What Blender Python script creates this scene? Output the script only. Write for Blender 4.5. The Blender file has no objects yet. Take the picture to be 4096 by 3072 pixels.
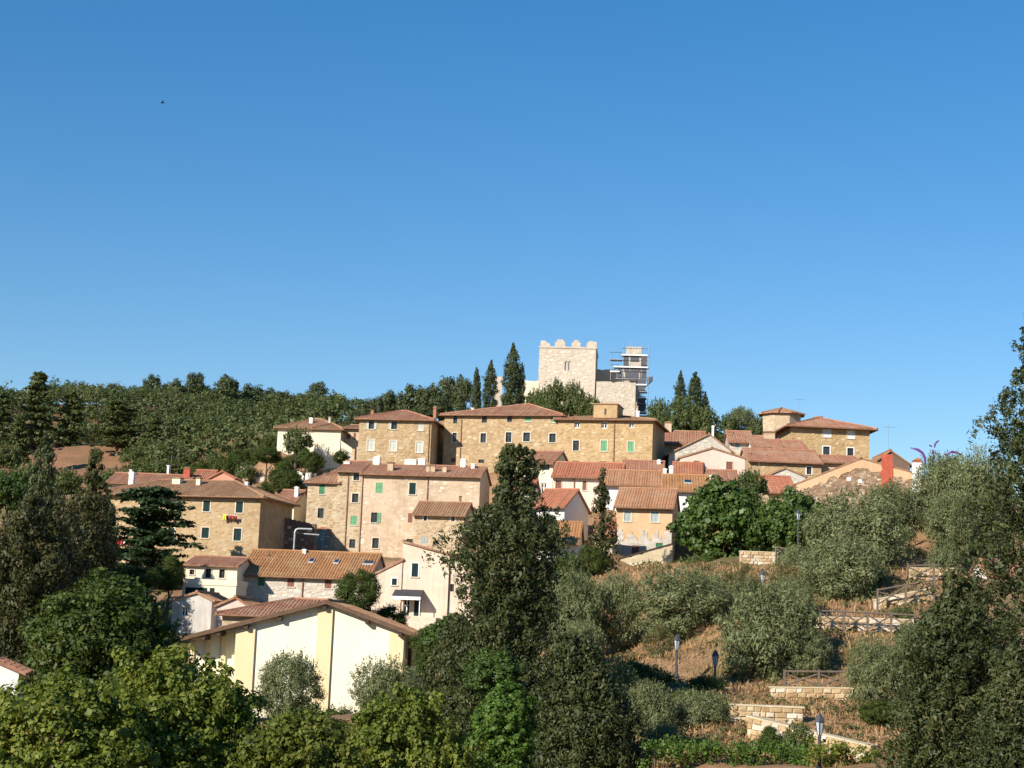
import bpy, math, random
import numpy as np
from mathutils import Matrix, Vector

# ------------------------------------------------------------------ camera
SC = bpy.context.scene
COL = SC.collection
F = 6700.0                       # focal length in photo pixels (photo is 4096 px wide)
PITCH = math.atan2(1000.0, F)
ROLL = math.radians(2.2)
R_ = np.array([1.0, 0, 0]); FW = np.array([0, math.cos(PITCH), math.sin(PITCH)]); U_ = np.array([0, -math.sin(PITCH), math.cos(PITCH)])
EX = math.cos(ROLL)*R_ + math.sin(ROLL)*U_
EY = -math.sin(ROLL)*R_ + math.cos(ROLL)*U_
cam_d = bpy.data.cameras.new('camera'); cam = bpy.data.objects.new('camera', cam_d); COL.objects.link(cam)
cam_d.sensor_width = 36.0; cam_d.lens = 36.0*F/4096.0; cam_d.clip_start = 0.3; cam_d.clip_end = 9000
cam.matrix_world = Matrix(((EX[0], EY[0], -FW[0], 0), (EX[1], EY[1], -FW[1], 0), (EX[2], EY[2], -FW[2], 0), (0, 0, 0, 1)))
SC.camera = cam

# ------------------------------------------------------------------ sky, sun, exposure
SUN_AZ = math.radians(42.0)      # sun stands behind the camera, to its left
SUN_EL = math.radians(27.0)
world = bpy.data.worlds.new('World'); SC.world = world; world.use_nodes = True
nt = world.node_tree; nt.nodes.clear()
sky = nt.nodes.new('ShaderNodeTexSky'); sky.sky_type = 'NISHITA'; sky.sun_disc = False
sky.sun_elevation = SUN_EL; sky.sun_rotation = math.pi + SUN_AZ
sky.altitude = 400; sky.air_density = 1.0; sky.dust_density = 0.0; sky.ozone_density = 3.0
bg = nt.nodes.new('ShaderNodeBackground'); bg.inputs['Strength'].default_value = 0.122
hs = nt.nodes.new('ShaderNodeHueSaturation'); hs.inputs['Saturation'].default_value = 1.29
wo = nt.nodes.new('ShaderNodeOutputWorld')
nt.links.new(sky.outputs[0], hs.inputs['Color']); gm = nt.nodes.new('ShaderNodeGamma'); gm.inputs['Gamma'].default_value = 0.80
hs2 = nt.nodes.new('ShaderNodeHueSaturation'); hs2.inputs['Saturation'].default_value = 1.09; hs2.inputs['Hue'].default_value = 0.506
nt.links.new(hs.outputs[0], gm.inputs[0]); nt.links.new(gm.outputs[0], hs2.inputs['Color']); nt.links.new(hs2.outputs[0], bg.inputs[0]); nt.links.new(bg.outputs[0], wo.inputs[0])
sl = bpy.data.lights.new('sun', 'SUN'); sl.energy = 4.8; sl.angle = math.radians(0.5); sl.color = (1.0, 0.925, 0.82)
sun = bpy.data.objects.new('sun', sl); COL.objects.link(sun)
to_sun = Vector((-math.sin(SUN_AZ)*math.cos(SUN_EL), -math.cos(SUN_AZ)*math.cos(SUN_EL), math.sin(SUN_EL)))
sun.rotation_euler = to_sun.to_track_quat('Z', 'Y').to_euler(); sun.location = (0, -20, 60)
SC.view_settings.view_transform = 'Standard'; SC.view_settings.look = 'None'
SC.view_settings.gamma = 1.0; SC.view_settings.exposure = 0.63
SC.render.engine = 'CYCLES'
SC.cycles.max_bounces = 6; SC.cycles.diffuse_bounces = 2; SC.cycles.transmission_bounces = 3; SC.cycles.transparent_max_bounces = 4

rng = np.random.default_rng(7)
random.seed(7)

# ------------------------------------------------------------------ pixel -> place
def ray(x, y):
    dx, dy = x-2048.0, 1536.0-y
    d = EX*dx/F + EY*dy/F + FW
    return d/d[1]
def at(x, y, D):
    return ray(x, y)*D
def mpp(D): return D/F

# ------------------------------------------------------------------ object helpers
def link(o, parent=None):
    COL.objects.link(o)
    if parent is not None: o.parent = parent
    return o
def tag(o, label=None, cat=None, group=None, kind=None):
    if label: o['label'] = label
    if cat: o['category'] = cat
    if group: o['group'] = group
    if kind or cat: o['kind'] = kind or 'thing'
    return o
def empty(name, loc, rz=0.0, label=None, cat=None, group=None):
    o = bpy.data.objects.new(name, None); o.location = tuple(loc); o.rotation_euler = (0, 0, rz); o.empty_display_size = 0.3
    COL.objects.link(o)
    return tag(o, label, cat, group)
def mesh_from(name, verts, faces, mat, smooth=False):
    m = bpy.data.meshes.new(name); m.from_pydata([tuple(map(float, v)) for v in verts], [], faces)
    m.materials.append(M[mat] if isinstance(mat, str) else mat)
    if smooth:
        m.polygons.foreach_set('use_smooth', [True]*len(m.polygons))
    m.update(); return m
def obj(name, mesh, parent=None, loc=None, rot=None, scale=None):
    o = bpy.data.objects.new(name, mesh)
    if loc is not None: o.location = tuple(loc)
    if rot is not None: o.rotation_euler = rot
    if scale is not None: o.scale = scale
    return link(o, parent)

class MB:
    def __init__(s): s.v = []; s.f = []
    def box(s, x0, x1, y0, y1, z0, z1):
        b = len(s.v)
        s.v += [(x0,y0,z0),(x1,y0,z0),(x1,y1,z0),(x0,y1,z0),(x0,y0,z1),(x1,y0,z1),(x1,y1,z1),(x0,y1,z1)]
        s.f += [(b,b+3,b+2,b+1),(b+4,b+5,b+6,b+7),(b,b+1,b+5,b+4),(b+1,b+2,b+6,b+5),(b+2,b+3,b+7,b+6),(b+3,b,b+4,b+7)]
        return s
    def prism(s, pts, off):
        b = len(s.v); n = len(pts); off = np.array(off)
        s.v += [tuple(p) for p in pts] + [tuple(np.array(p)+off) for p in pts]
        s.f += [tuple(range(b, b+n)), tuple(range(b+2*n-1, b+n-1, -1))]
        for i in range(n):
            j = (i+1) % n; s.f.append((b+j, b+i, b+n+i, b+n+j))
        return s
    def tube(s, pts, rad, seg=6, cap=True):
        pts = [np.array(p, float) for p in pts]; b = len(s.v)
        if not hasattr(rad, '__len__'): rad = [rad]*len(pts)
        for i, p in enumerate(pts):
            d = pts[min(i+1, len(pts)-1)] - pts[max(i-1, 0)]; d = d/(np.linalg.norm(d)+1e-9)
            a = np.cross(d, (0, 0, 1.0));
            if np.linalg.norm(a) < 1e-3: a = np.array((1.0, 0, 0))
            a /= np.linalg.norm(a); c = np.cross(d, a)
            for k in range(seg):
                t = 2*math.pi*k/seg; s.v.append(tuple(p + rad[i]*(math.cos(t)*a + math.sin(t)*c)))
        for i in range(len(pts)-1):
            for k in range(seg):
                k2 = (k+1) % seg; s.f.append((b+i*seg+k, b+i*seg+k2, b+(i+1)*seg+k2, b+(i+1)*seg+k))
        if cap:
            s.f.append(tuple(b+k for k in range(seg))[::-1]); s.f.append(tuple(b+(len(pts)-1)*seg+k for k in range(seg)))
        return s
    def lathe(s, prof, seg=10, cx=0, cy=0):
        b = len(s.v)
        for (r, z) in prof:
            for k in range(seg):
                t = 2*math.pi*k/seg; s.v.append((cx+r*math.cos(t), cy+r*math.sin(t), z))
        for i in range(len(prof)-1):
            for k in range(seg):
                k2 = (k+1) % seg; s.f.append((b+i*seg+k, b+i*seg+k2, b+(i+1)*seg+k2, b+(i+1)*seg+k))
        s.f.append(tuple(b+k for k in range(seg))[::-1]); s.f.append(tuple(b+(len(prof)-1)*seg+k for k in range(seg)))
        return s
    def build(s, name, mat, parent=None, smooth=False, loc=None, rot=None):
        return obj(name, mesh_from(name, s.v, s.f, mat, smooth), parent, loc, rot)

# ------------------------------------------------------------------ materials
M = {}
def lin(r, g, b):
    f = lambda c: ((c/255+0.055)/1.055)**2.4 if c/255 > 0.04045 else c/255/12.92
    return (f(r), f(g), f(b), 1.0)
def newmat(name, rough=0.85, spec=0.25):
    m = bpy.data.materials.new(name); m.use_nodes = True; n = m.node_tree
    b = n.nodes['Principled BSDF']; b.inputs['Roughness'].default_value = rough; b.inputs['Specular IOR Level'].default_value = spec
    M[name] = m
    return m, n, b
def N(n, t, **kw):
    x = n.nodes.new(t)
    for k, v in kw.items(): setattr(x, k, v)
    return x
def ramp(n, src, stops, interp='LINEAR'):
    r = N(n, 'ShaderNodeValToRGB'); r.color_ramp.interpolation = interp
    e = r.color_ramp.elements
    while len(e) < len(stops): e.new(0.5)
    for q, (p, c) in zip(e, stops): q.position = p; q.color = c if len(c) == 4 else (*c, 1)
    n.links.new(src, r.inputs[0]); return r.outputs[0]
def noise(n, vec, scale, detail=4, rough=0.6, dist=0.0):
    x = N(n, 'ShaderNodeTexNoise'); x.inputs['Scale'].default_value = scale; x.inputs['Detail'].default_value = detail
    x.inputs['Roughness'].default_value = rough; x.inputs['Distortion'].default_value = dist
    if vec is not None: n.links.new(vec, x.inputs['Vector'])
    return x.outputs['Fac']
def mixc(n, fac, a, b, blend='MIX'):
    x = N(n, 'ShaderNodeMix', data_type='RGBA', blend_type=blend)
    for i, v in ((0, fac), (6, a), (7, b)):
        if hasattr(v, 'links') or hasattr(v, 'is_output'): n.links.new(v, x.inputs[i])
        else: x.inputs[i].default_value = v
    return x.outputs[2]
def math_(n, op, a, b=0.0):
    x = N(n, 'ShaderNodeMath', operation=op)
    for i, v in ((0, a), (1, b)):
        if hasattr(v, 'is_output'): n.links.new(v, x.inputs[i])
        else: x.inputs[i].default_value = v
    return x.outputs[0]
def bump(n, b, h, strength=0.4, dist=0.05):
    x = N(n, 'ShaderNodeBump'); x.inputs['Strength'].default_value = strength; x.inputs['Distance'].default_value = dist
    n.links.new(h, x.inputs['Height']); n.links.new(x.outputs[0], b.inputs['Normal'])
def gpos(n):
    g = N(n, 'ShaderNodeNewGeometry'); return g.outputs['Position']
def scalev(n, vec, s):
    x = N(n, 'ShaderNodeMapping'); x.inputs['Scale'].default_value = s; n.links.new(vec, x.inputs['Vector']); return x.outputs[0]

def wall_mat(name, c1, c2, c3, stone=0.0, streak=0.35, patch=0.55):
    """weathered plaster / rubble masonry: c1 main, c2 darker patches, c3 pale patches"""
    m, n, b = newmat(name, 0.92, 0.15); P = gpos(n)
    big = noise(n, P, 0.22, 6, 0.62, 0.4); mid = noise(n, P, 0.9, 5, 0.65, 0.6); fine = noise(n, P, 6.0, 4, 0.7)
    col = mixc(n, ramp(n, big, [(0.38, (0,0,0)), (0.62, (1,1,1))]), c1, c2)
    col = mixc(n, math_(n, 'MULTIPLY', ramp(n, mid, [(0.52, (0,0,0)), (0.66, (1,1,1))]), patch), col, c3)
    st = noise(n, scalev(n, P, (1.3, 1.3, 0.10)), 1.0, 4, 0.6)
    dk = (c2[0]*0.55, c2[1]*0.5, c2[2]*0.45, 1)
    col = mixc(n, math_(n, 'MULTIPLY', ramp(n, st, [(0.55, (0,0,0)), (0.75, (1,1,1))]), streak), col, dk)
    st2 = noise(n, scalev(n, P, (3.5, 3.5, 0.22)), 1.0, 5, 0.7, 0.3)
    col = mixc(n, math_(n, 'MULTIPLY', ramp(n, st2, [(0.56, (0,0,0)), (0.74, (1,1,1))]), streak*0.9), col, (0.20,0.165,0.13,1))
    blot = noise(n, P, 0.55, 3, 0.8, 1.2)
    col = mixc(n, math_(n, 'MULTIPLY', ramp(n, blot, [(0.56, (0,0,0)), (0.60, (1,1,1))]), patch*0.45), col, (c3[0]*0.9, c3[1]*0.92, c3[2]*0.98, 1))
    h = fine
    if stone > 0:
        v = N(n, 'ShaderNodeTexVoronoi'); v.inputs['Scale'].default_value = 1.0; v.inputs['Randomness'].default_value = 0.9
        mp = scalev(n, P, (2.1, 2.1, 3.6)); n.links.new(mp, v.inputs['Vector'])
        sp = N(n, 'ShaderNodeSeparateColor'); n.links.new(v.outputs['Color'], sp.inputs[0])
        tone = ramp(n, sp.outputs[0], [(0.0, tuple(x*0.78 for x in c2[:3])), (0.3, c2), (0.65, c1), (1.0, c3)])
        col = mixc(n, math_(n, 'MULTIPLY', ramp(n, mid, [(0.36, (1,1,1)), (0.62, (0.35,0.35,0.35))]), stone), col, tone)
        v2 = N(n, 'ShaderNodeTexVoronoi', feature='DISTANCE_TO_EDGE'); n.links.new(mp, v2.inputs['Vector']); v2.inputs['Randomness'].default_value = 0.9
        h = math_(n, 'ADD', math_(n, 'MULTIPLY', fine, 0.5), math_(n, 'MINIMUM', math_(n, 'MULTIPLY', v2.outputs['Distance'], 5.0), 0.5))
    col = mixc(n, 0.22, col, mixc(n, fine, (0.15,0.12,0.09,1), (0.75,0.70,0.62,1)), 'SOFT_LIGHT')
    n.links.new(col, b.inputs['Base Color']); bump(n, b, h, 0.45, 0.04)
def flat_mat(name, c, rough=0.7, var=0.25, spec=0.3, scale=3.0, metal=0.0):
    m, n, b = newmat(name, rough, spec); P = gpos(n)
    d = (c[0]*(1-var), c[1]*(1-var), c[2]*(1-var), 1); l = tuple(min(1, x*(1+var*0.6)) for x in c[:3])+(1,)
    col = ramp(n, noise(n, P, scale, 5, 0.65), [(0.3, d), (0.7, l)])
    n.links.new(col, b.inputs['Base Color']); b.inputs['Metallic'].default_value = metal
def tile_mat(name, cs):
    """fired clay: every row of tiles has its own tone, lichen patches on top"""
    m, n, b = newmat(name, 0.9, 0.15); P = gpos(n)
    oi = N(n, 'ShaderNodeObjectInfo')
    base = ramp(n, noise(n, P, 3.0, 5, 0.8), [(0.3, cs[0]), (0.5, cs[1]), (0.7, cs[2])])
    row = ramp(n, oi.outputs['Random'], [(0.0, (0.78,0.77,0.76)), (0.5, (0.96,0.95,0.94)), (1.0, (1.14,1.13,1.12))])
    col = mixc(n, 0.8, base, row, 'MULTIPLY')
    big = noise(n, P, 0.5, 5, 0.7)
    col = mixc(n, math_(n, 'MULTIPLY', ramp(n, big, [(0.46, (0,0,0)), (0.66, (1,1,1))]), 0.6), col, cs[3])
    col = mixc(n, math_(n, 'MULTIPLY', ramp(n, noise(n, P, 1.3, 5, 0.75), [(0.55, (0,0,0)), (0.72, (1,1,1))]), 0.55), col, (0.10,0.075,0.055,1))
    n.links.new(col, b.inputs['Base Color']); bump(n, b, noise(n, P, 9, 3, 0.6), 0.4, 0.03)

wall_mat('ochre_stone', (0.445,0.325,0.190,1), (0.365,0.255,0.142,1), (0.53,0.43,0.29,1), stone=0.5, streak=0.4, patch=0.65)
wall_mat('gold_stone', (0.485,0.340,0.180,1), (0.410,0.275,0.135,1), (0.570,0.445,0.280,1), stone=0.45, streak=0.25)
wall_mat('sand_stone', (0.51,0.405,0.275,1), (0.42,0.32,0.21,1), (0.62,0.53,0.40,1), stone=0.5, streak=0.4, patch=0.65)
wall_mat('pink_sand_plaster', (0.57,0.44,0.305,1), (0.48,0.355,0.24,1), (0.66,0.555,0.43,1), stone=0.4, streak=0.45, patch=0.7)
wall_mat('castle_stone', (0.555,0.485,0.395,1), (0.47,0.40,0.32,1), (0.62,0.555,0.465,1), stone=0.3, streak=0.35, patch=0.6)
wall_mat('ruin_stone', (0.337,0.241,0.161,1), (0.233,0.157,0.105,1), (0.574,0.478,0.358,1), stone=0.95, streak=0.15, patch=0.7)
wall_mat('grey_plaster', (0.551,0.519,0.471,1), (0.441,0.409,0.369,1), (0.653,0.629,0.589,1), streak=0.5)
wall_mat('grey_stone', (0.529,0.489,0.433,1), (0.437,0.389,0.325,1), (0.647,0.599,0.535,1), stone=0.5, streak=0.3)
wall_mat('cream_plaster', (0.734,0.654,0.502,1), (0.691,0.595,0.435,1), (0.779,0.715,0.587,1), streak=0.15, patch=0.4)
wall_mat('white_plaster', (0.772,0.748,0.700,1), (0.691,0.667,0.611,1), (0.815,0.799,0.767,1), streak=0.25)
wall_mat('peach_plaster', (0.70,0.555,0.43,1), (0.63,0.485,0.37,1), (0.76,0.64,0.52,1), streak=0.4, patch=0.6)
wall_mat('pink_plaster', (0.669,0.525,0.445,1), (0.608,0.456,0.376,1), (0.735,0.623,0.551,1), streak=0.25)
wall_mat('orange_plaster', (0.614,0.422,0.258,1), (0.564,0.368,0.212,1), (0.659,0.491,0.331,1), streak=0.2, patch=0.4)
wall_mat('rose_plaster', (0.62,0.32,0.22,1), (0.55,0.26,0.18,1), (0.66,0.40,0.30,1), streak=0.2)
wall_mat('brown_shade_plaster', (0.187,0.123,0.095,1), (0.140,0.092,0.072,1), (0.245,0.173,0.133,1), streak=0.3)  # dark brown; on the narrow lane house this colour stands in for shade
wall_mat('hall_cream', (0.80,0.755,0.58,1), (0.76,0.70,0.52,1), (0.81,0.77,0.62,1), streak=0.2, patch=0.3)
wall_mat('hall_yellow', (0.72,0.59,0.37,1), (0.70,0.565,0.34,1), (0.74,0.62,0.41,1), streak=0.1, patch=0.2)
wall_mat('terrace_stone', (0.591,0.495,0.335,1), (0.492,0.396,0.252,1), (0.695,0.615,0.471,1), stone=0.4, streak=0.2)
wall_mat('concrete', (0.495,0.479,0.447,1), (0.395,0.379,0.355,1), (0.575,0.559,0.527,1), streak=0.3)
tile_mat('tile_red', [(0.257,0.114,0.070,1), (0.338,0.162,0.101,1), (0.422,0.226,0.144,1), (0.402,0.282,0.180,1)])
tile_mat('tile_brown', [(0.223,0.116,0.065,1), (0.304,0.164,0.092,1), (0.378,0.223,0.128,1), (0.367,0.270,0.164,1)])
tile_mat('tile_orange', [(0.292,0.135,0.058,1), (0.372,0.182,0.079,1), (0.446,0.238,0.110,1), (0.417,0.280,0.145,1)])
tile_mat('tile_bright', [(0.316,0.108,0.062,1), (0.397,0.151,0.086,1), (0.463,0.207,0.123,1), (0.406,0.238,0.143,1)])
tile_mat('tile_tan', [(0.294,0.142,0.075,1), (0.380,0.191,0.101,1), (0.456,0.250,0.138,1), (0.418,0.284,0.187,1)])
flat_mat('shutter_green', (0.045,0.20,0.085,1), 0.6)
flat_mat('shutter_mint', (0.13,0.33,0.16,1), 0.6)
flat_mat('shutter_blue', (0.014,0.036,0.034,1), 0.75, spec=0.12)
flat_mat('shutter_pale', (0.50,0.50,0.43,1), 0.7, 0.12)
flat_mat('shutter_greyblue', (0.34,0.39,0.38,1), 0.7, 0.12)
flat_mat('shutter_brown', (0.22,0.085,0.055,1), 0.6)
flat_mat('shutter_white', (0.80,0.78,0.74,1), 0.7, 0.08)
flat_mat('trim_white', (0.66,0.60,0.50,1), 0.85, 0.15)
flat_mat('trim_stone', (0.62,0.53,0.40,1), 0.85, 0.2)
flat_mat('white_paint', (0.80,0.78,0.73,1), 0.6, 0.08)
flat_mat('dark_frame', (0.05,0.045,0.04,1), 0.6)
flat_mat('dark_wood', (0.060,0.035,0.022,1), 0.8, 0.35)
flat_mat('brown_wood', (0.13,0.075,0.045,1), 0.8, 0.3)
flat_mat('brick_red', (0.42,0.17,0.095,1), 0.9, 0.3, scale=5)
flat_mat('red_coating', (0.44,0.10,0.055,1), 0.85, 0.25)
flat_mat('zinc', (0.42,0.43,0.44,1), 0.5, 0.15, metal=0.3)
flat_mat('copper_pipe', (0.24,0.13,0.075,1), 0.6, 0.3)
flat_mat('lamp_iron', (0.055,0.058,0.065,1), 0.5, 0.2)
flat_mat('steel_tube', (0.17,0.175,0.19,1), 0.45, 0.2, metal=0.4)
flat_mat('steel_dark', (0.09,0.09,0.10,1), 0.5, 0.2)
flat_mat('fence_wood', (0.15,0.115,0.085,1), 0.85, 0.3)
flat_mat('bark', (0.105,0.080,0.055,1), 0.95, 0.4, scale=4)
flat_mat('bark_grey', (0.20,0.18,0.15,1), 0.95, 0.35, scale=4)
flat_mat('purple_paint', (0.13,0.045,0.20,1), 0.5, 0.2)
flat_mat('cloth_yellow', (0.75,0.72,0.06,1), 0.9, 0.1)
flat_mat('cloth_black', (0.02,0.02,0.025,1), 0.9, 0.1)
flat_mat('cloth_red', (0.45,0.03,0.03,1), 0.9, 0.1)
flat_mat('cloth_orange', (0.70,0.16,0.03,1), 0.9, 0.1)
flat_mat('cloth_white', (0.78,0.77,0.74,1), 0.9, 0.05)
flat_mat('cloth_brown', (0.16,0.08,0.05,1), 0.9, 0.1)
flat_mat('awning_dark', (0.05,0.05,0.055,1), 0.7, 0.2)
flat_mat('bird_black', (0.02,0.02,0.022,1), 0.7, 0.1)
m_, n_, b_ = newmat('glass', 0.12, 0.5); n_.links.new(ramp(n_, noise(n_, gpos(n_), 1.2, 2), [(0.35, (0.012,0.015,0.018)), (0.7, (0.05,0.055,0.055))]), b_.inputs['Base Color'])
m_, n_, b_ = newmat('green_glass', 0.15, 0.5); b_.inputs['Base Color'].default_value = (0.16,0.24,0.21,1)
m_, n_, b_ = newmat('lamp_glass', 0.15, 0.5); b_.inputs['Base Color'].default_value = (0.42,0.45,0.48,1)
m_, n_, b_ = newmat('rubble', 0.92, 0.15)
oi = N(n_, 'ShaderNodeObjectInfo')
c_ = ramp(n_, oi.outputs['Random'], [(0, (0.32,0.215,0.115)), (0.4, (0.41,0.285,0.155)), (0.8, (0.47,0.345,0.20)), (1, (0.54,0.43,0.28))])
n_.links.new(mixc(n_, 0.5, c_, ramp(n_, noise(n_, gpos(n_), 5, 4), [(0.3, (0.4,0.4,0.4)), (0.7, (0.75,0.72,0.66))]), 'SOFT_LIGHT'), b_.inputs['Base Color']); bump(n_, b_, noise(n_, gpos(n_), 8, 4), 0.5, 0.03)
m_, n_, b_ = newmat('pale_rubble', 0.92, 0.15)
oi = N(n_, 'ShaderNodeObjectInfo')
c_ = ramp(n_, oi.outputs['Random'], [(0, (0.49,0.41,0.315)), (0.5, (0.56,0.475,0.37)), (1, (0.63,0.55,0.44))])
n_.links.new(mixc(n_, 0.5, c_, ramp(n_, noise(n_, gpos(n_), 5, 4), [(0.3, (0.4,0.4,0.4)), (0.7, (0.75,0.72,0.66))]), 'SOFT_LIGHT'), b_.inputs['Base Color']); bump(n_, b_, noise(n_, gpos(n_), 8, 4), 0.5, 0.03)
m_, n_, b_ = newmat('dark_rubble', 0.92, 0.15)
oi = N(n_, 'ShaderNodeObjectInfo')
c_ = ramp(n_, oi.outputs['Random'], [(0, (0.19,0.12,0.075)), (0.45, (0.33,0.21,0.13)), (0.85, (0.42,0.29,0.18)), (1, (0.58,0.48,0.36))])
n_.links.new(c_, b_.inputs['Base Color']); bump(n_, b_, noise(n_, gpos(n_), 8, 4), 0.5, 0.03)

def leaf_mat(name, stops, trans=0.35, rough=0.55, spec=0.3, tint=None):
    """leaf colour varies leaf by leaf, slow drift of hue through the crown"""
    m = bpy.data.materials.new(name); m.use_nodes = True; n = m.node_tree; M[name] = m
    b = n.nodes['Principled BSDF']; b.inputs['Roughness'].default_value = rough; b.inputs['Specular IOR Level'].default_value = spec
    g = N(n, 'ShaderNodeNewGeometry')
    drift = noise(n, g.outputs['Position'], 0.45, 3, 0.6)
    if tint: drift = math_(n, 'ADD', math_(n, 'MULTIPLY', drift, 0.4), math_(n, 'MULTIPLY', math_(n, 'SUBTRACT', math_(n, 'MULTIPLY', noise(n, g.outputs['Position'], tint, 3, 0.6), 1.9), 0.45), 0.75))
    fac = math_(n, 'ADD', math_(n, 'MULTIPLY', g.outputs['Random Per Island'], 0.65), math_(n, 'MULTIPLY', math_(n, 'SUBTRACT', drift, 0.3), 0.9))
    col = ramp(n, fac, stops)
    n.links.new(col, b.inputs['Base Color'])
    t = N(n, 'ShaderNodeBsdfTranslucent'); n.links.new(mixc(n, 1.0, col, (1.25,1.2,0.6,1), 'MULTIPLY'), t.inputs['Color'])
    mx = N(n, 'ShaderNodeMixShader'); mx.inputs[0].default_value = trans
    n.links.new(b.outputs[0], mx.inputs[1]); n.links.new(t.outputs[0], mx.inputs[2])
    n.links.new(mx.outputs[0], n.nodes['Material Output'].inputs['Surface'])
leaf_mat('leaf_maple', [(0, (0.056,0.084,0.012)), (0.4, (0.122,0.158,0.020)), (0.75, (0.190,0.222,0.032)), (1, (0.29,0.25,0.05))], 0.38)
leaf_mat('leaf_autumn', [(0, (0.050,0.076,0.010)), (0.5, (0.115,0.145,0.018)), (0.85, (0.18,0.17,0.026)), (1, (0.26,0.15,0.03))], 0.35)
leaf_mat('leaf_deep', [(0, (0.027,0.045,0.007)), (0.5, (0.058,0.087,0.012)), (0.85, (0.096,0.123,0.020)), (1, (0.129,0.112,0.027))], 0.3)
leaf_mat('leaf_ivy', [(0, (0.040,0.082,0.011)), (0.5, (0.077,0.139,0.018)), (1, (0.125,0.198,0.033))], 0.3)
leaf_mat('leaf_cypress', [(0, (0.034,0.048,0.017)), (0.5, (0.063,0.082,0.028)), (1, (0.106,0.119,0.042))], 0.2)
leaf_mat('leaf_conifer', [(0, (0.019,0.028,0.008)), (0.45, (0.042,0.057,0.015)), (0.8, (0.075,0.083,0.023)), (1, (0.127,0.085,0.037))], 0.12)
leaf_mat('leaf_brown_conifer', [(0, (0.020,0.025,0.006)), (0.5, (0.046,0.052,0.012)), (1, (0.100,0.078,0.024))], 0.12)
leaf_mat('leaf_cedar', [(0, (0.018,0.036,0.013)), (0.5, (0.034,0.064,0.022)), (1, (0.060,0.096,0.034))], 0.2)
leaf_mat('leaf_olive', [(0, (0.095,0.112,0.044)), (0.5, (0.168,0.190,0.080)), (0.85, (0.245,0.265,0.130)), (1, (0.26,0.20,0.09))], 0.3)
leaf_mat('leaf_fig', [(0, (0.026,0.052,0.010)), (0.5, (0.064,0.110,0.020)), (1, (0.130,0.190,0.040))], 0.28, 0.45)
leaf_mat('leaf_pine', [(0, (0.052,0.072,0.021)), (0.5, (0.100,0.124,0.038)), (1, (0.163,0.181,0.058))], 0.2)
leaf_mat('leaf_wood', [(0, (0.036,0.052,0.017)), (0.35, (0.066,0.092,0.028)), (0.7, (0.105,0.132,0.040)), (1, (0.150,0.140,0.058))], 0.3, tint=0.07)
leaf_mat('leaf_shrub', [(0, (0.046,0.073,0.018)), (0.5, (0.092,0.125,0.033)), (1, (0.165,0.172,0.059))], 0.3)
leaf_mat('leaf_weed', [(0, (0.070,0.080,0.022)), (0.5, (0.140,0.125,0.045)), (1, (0.220,0.155,0.070))], 0.3)
leaf_mat('dry_blade', [(0, (0.192,0.126,0.060)), (0.5, (0.372,0.228,0.110)), (1, (0.528,0.354,0.192))], 0.2, 0.8, 0.1)
# ground: dry reddish grass, bare earth, some green
m_, n_, b_ = newmat('dry_ground', 0.95, 0.1); P_ = gpos(n_)
c_ = ramp(n_, noise(n_, P_, 0.35, 6, 0.7), [(0.30, (0.18,0.105,0.055)), (0.5, (0.30,0.175,0.095)), (0.7, (0.38,0.245,0.14))])
c_ = mixc(n_, ramp(n_, noise(n_, P_, 0.09, 4, 0.6), [(0.48, (0,0,0)), (0.62, (0.8,0.8,0.8))]), c_, (0.085,0.088,0.030,1))
sx_ = N(n_, 'ShaderNodeSeparateXYZ'); n_.links.new(P_, sx_.inputs[0])
c_ = mixc(n_, math_(n_, 'MULTIPLY', ramp(n_, math_(n_, 'DIVIDE', sx_.outputs[1], 1000.0), [(0.22, (0,0,0)), (0.27, (1,1,1))]), math_(n_, 'MULTIPLY', ramp(n_, math_(n_, 'DIVIDE', sx_.outputs[0], -100.0), [(0.2, (0,0,0)), (0.5, (1,1,1))]), 0.6)), c_, (0.26,0.130,0.075,1))
n_.links.new(mixc(n_, 0.5, c_, ramp(n_, noise(n_, P_, 4.0, 4, 0.7), [(0.3, (0.35,0.35,0.35)), (0.7, (0.7,0.7,0.7))]), 'SOFT_LIGHT'), b_.inputs['Base Color'])
bump(n_, b_, noise(n_, P_, 2.5, 5, 0.7), 0.9, 0.15)
# ------------------------------------------------------------------ house frames
class Fr:
    """place of a front wall: photo pixels of its two eave corners, distance of the right one, yaw"""
    def __init__(s, L, R, D, yaw=0.0, base=2000, back=0.0):
        s.psi = math.radians(yaw); s.u = np.array([math.cos(s.psi), -math.sin(s.psi), 0]); s.v = np.array([math.sin(s.psi), math.cos(s.psi), 0])
        s.R3 = at(R[0], R[1], D); s.zb = at(R[0], base, D)[2]
        kx = ray(*L)[0]
        s.W = (s.R3[0]-kx*s.R3[1])/(math.cos(s.psi)+kx*math.sin(s.psi))
        s.L3 = s.R3 - s.W*s.u
        s.O = np.array([s.L3[0], s.L3[1], s.zb]) + s.v*back; s.D = D
        s.HR = s.R3[2]-s.zb; s.HL = s.loc(*L)[1]
    def loc(s, x, y, dv=0.0):
        r = ray(x, y); t = (np.dot(s.R3, s.v)+dv)/np.dot(r, s.v); P = r*t
        return float(np.dot(P-s.L3, s.u)), float(P[2]-s.zb)
    def world(s, u, v, w): return s.O + s.u*u + s.v*v + np.array([0, 0, w])
    def rect(s, x0, y0, x1, y1, dv=0.0):
        xc, yc = (x0+x1)/2, (y0+y1)/2
        u, w = s.loc(xc, yc, dv); u0, _ = s.loc(x0, yc, dv); u1, _ = s.loc(x1, yc, dv); _, w1 = s.loc(xc, y0, dv); _, w0 = s.loc(xc, y1, dv)
        return u-(u1-u0)/2, u+(u1-u0)/2, w0, w1

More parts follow.
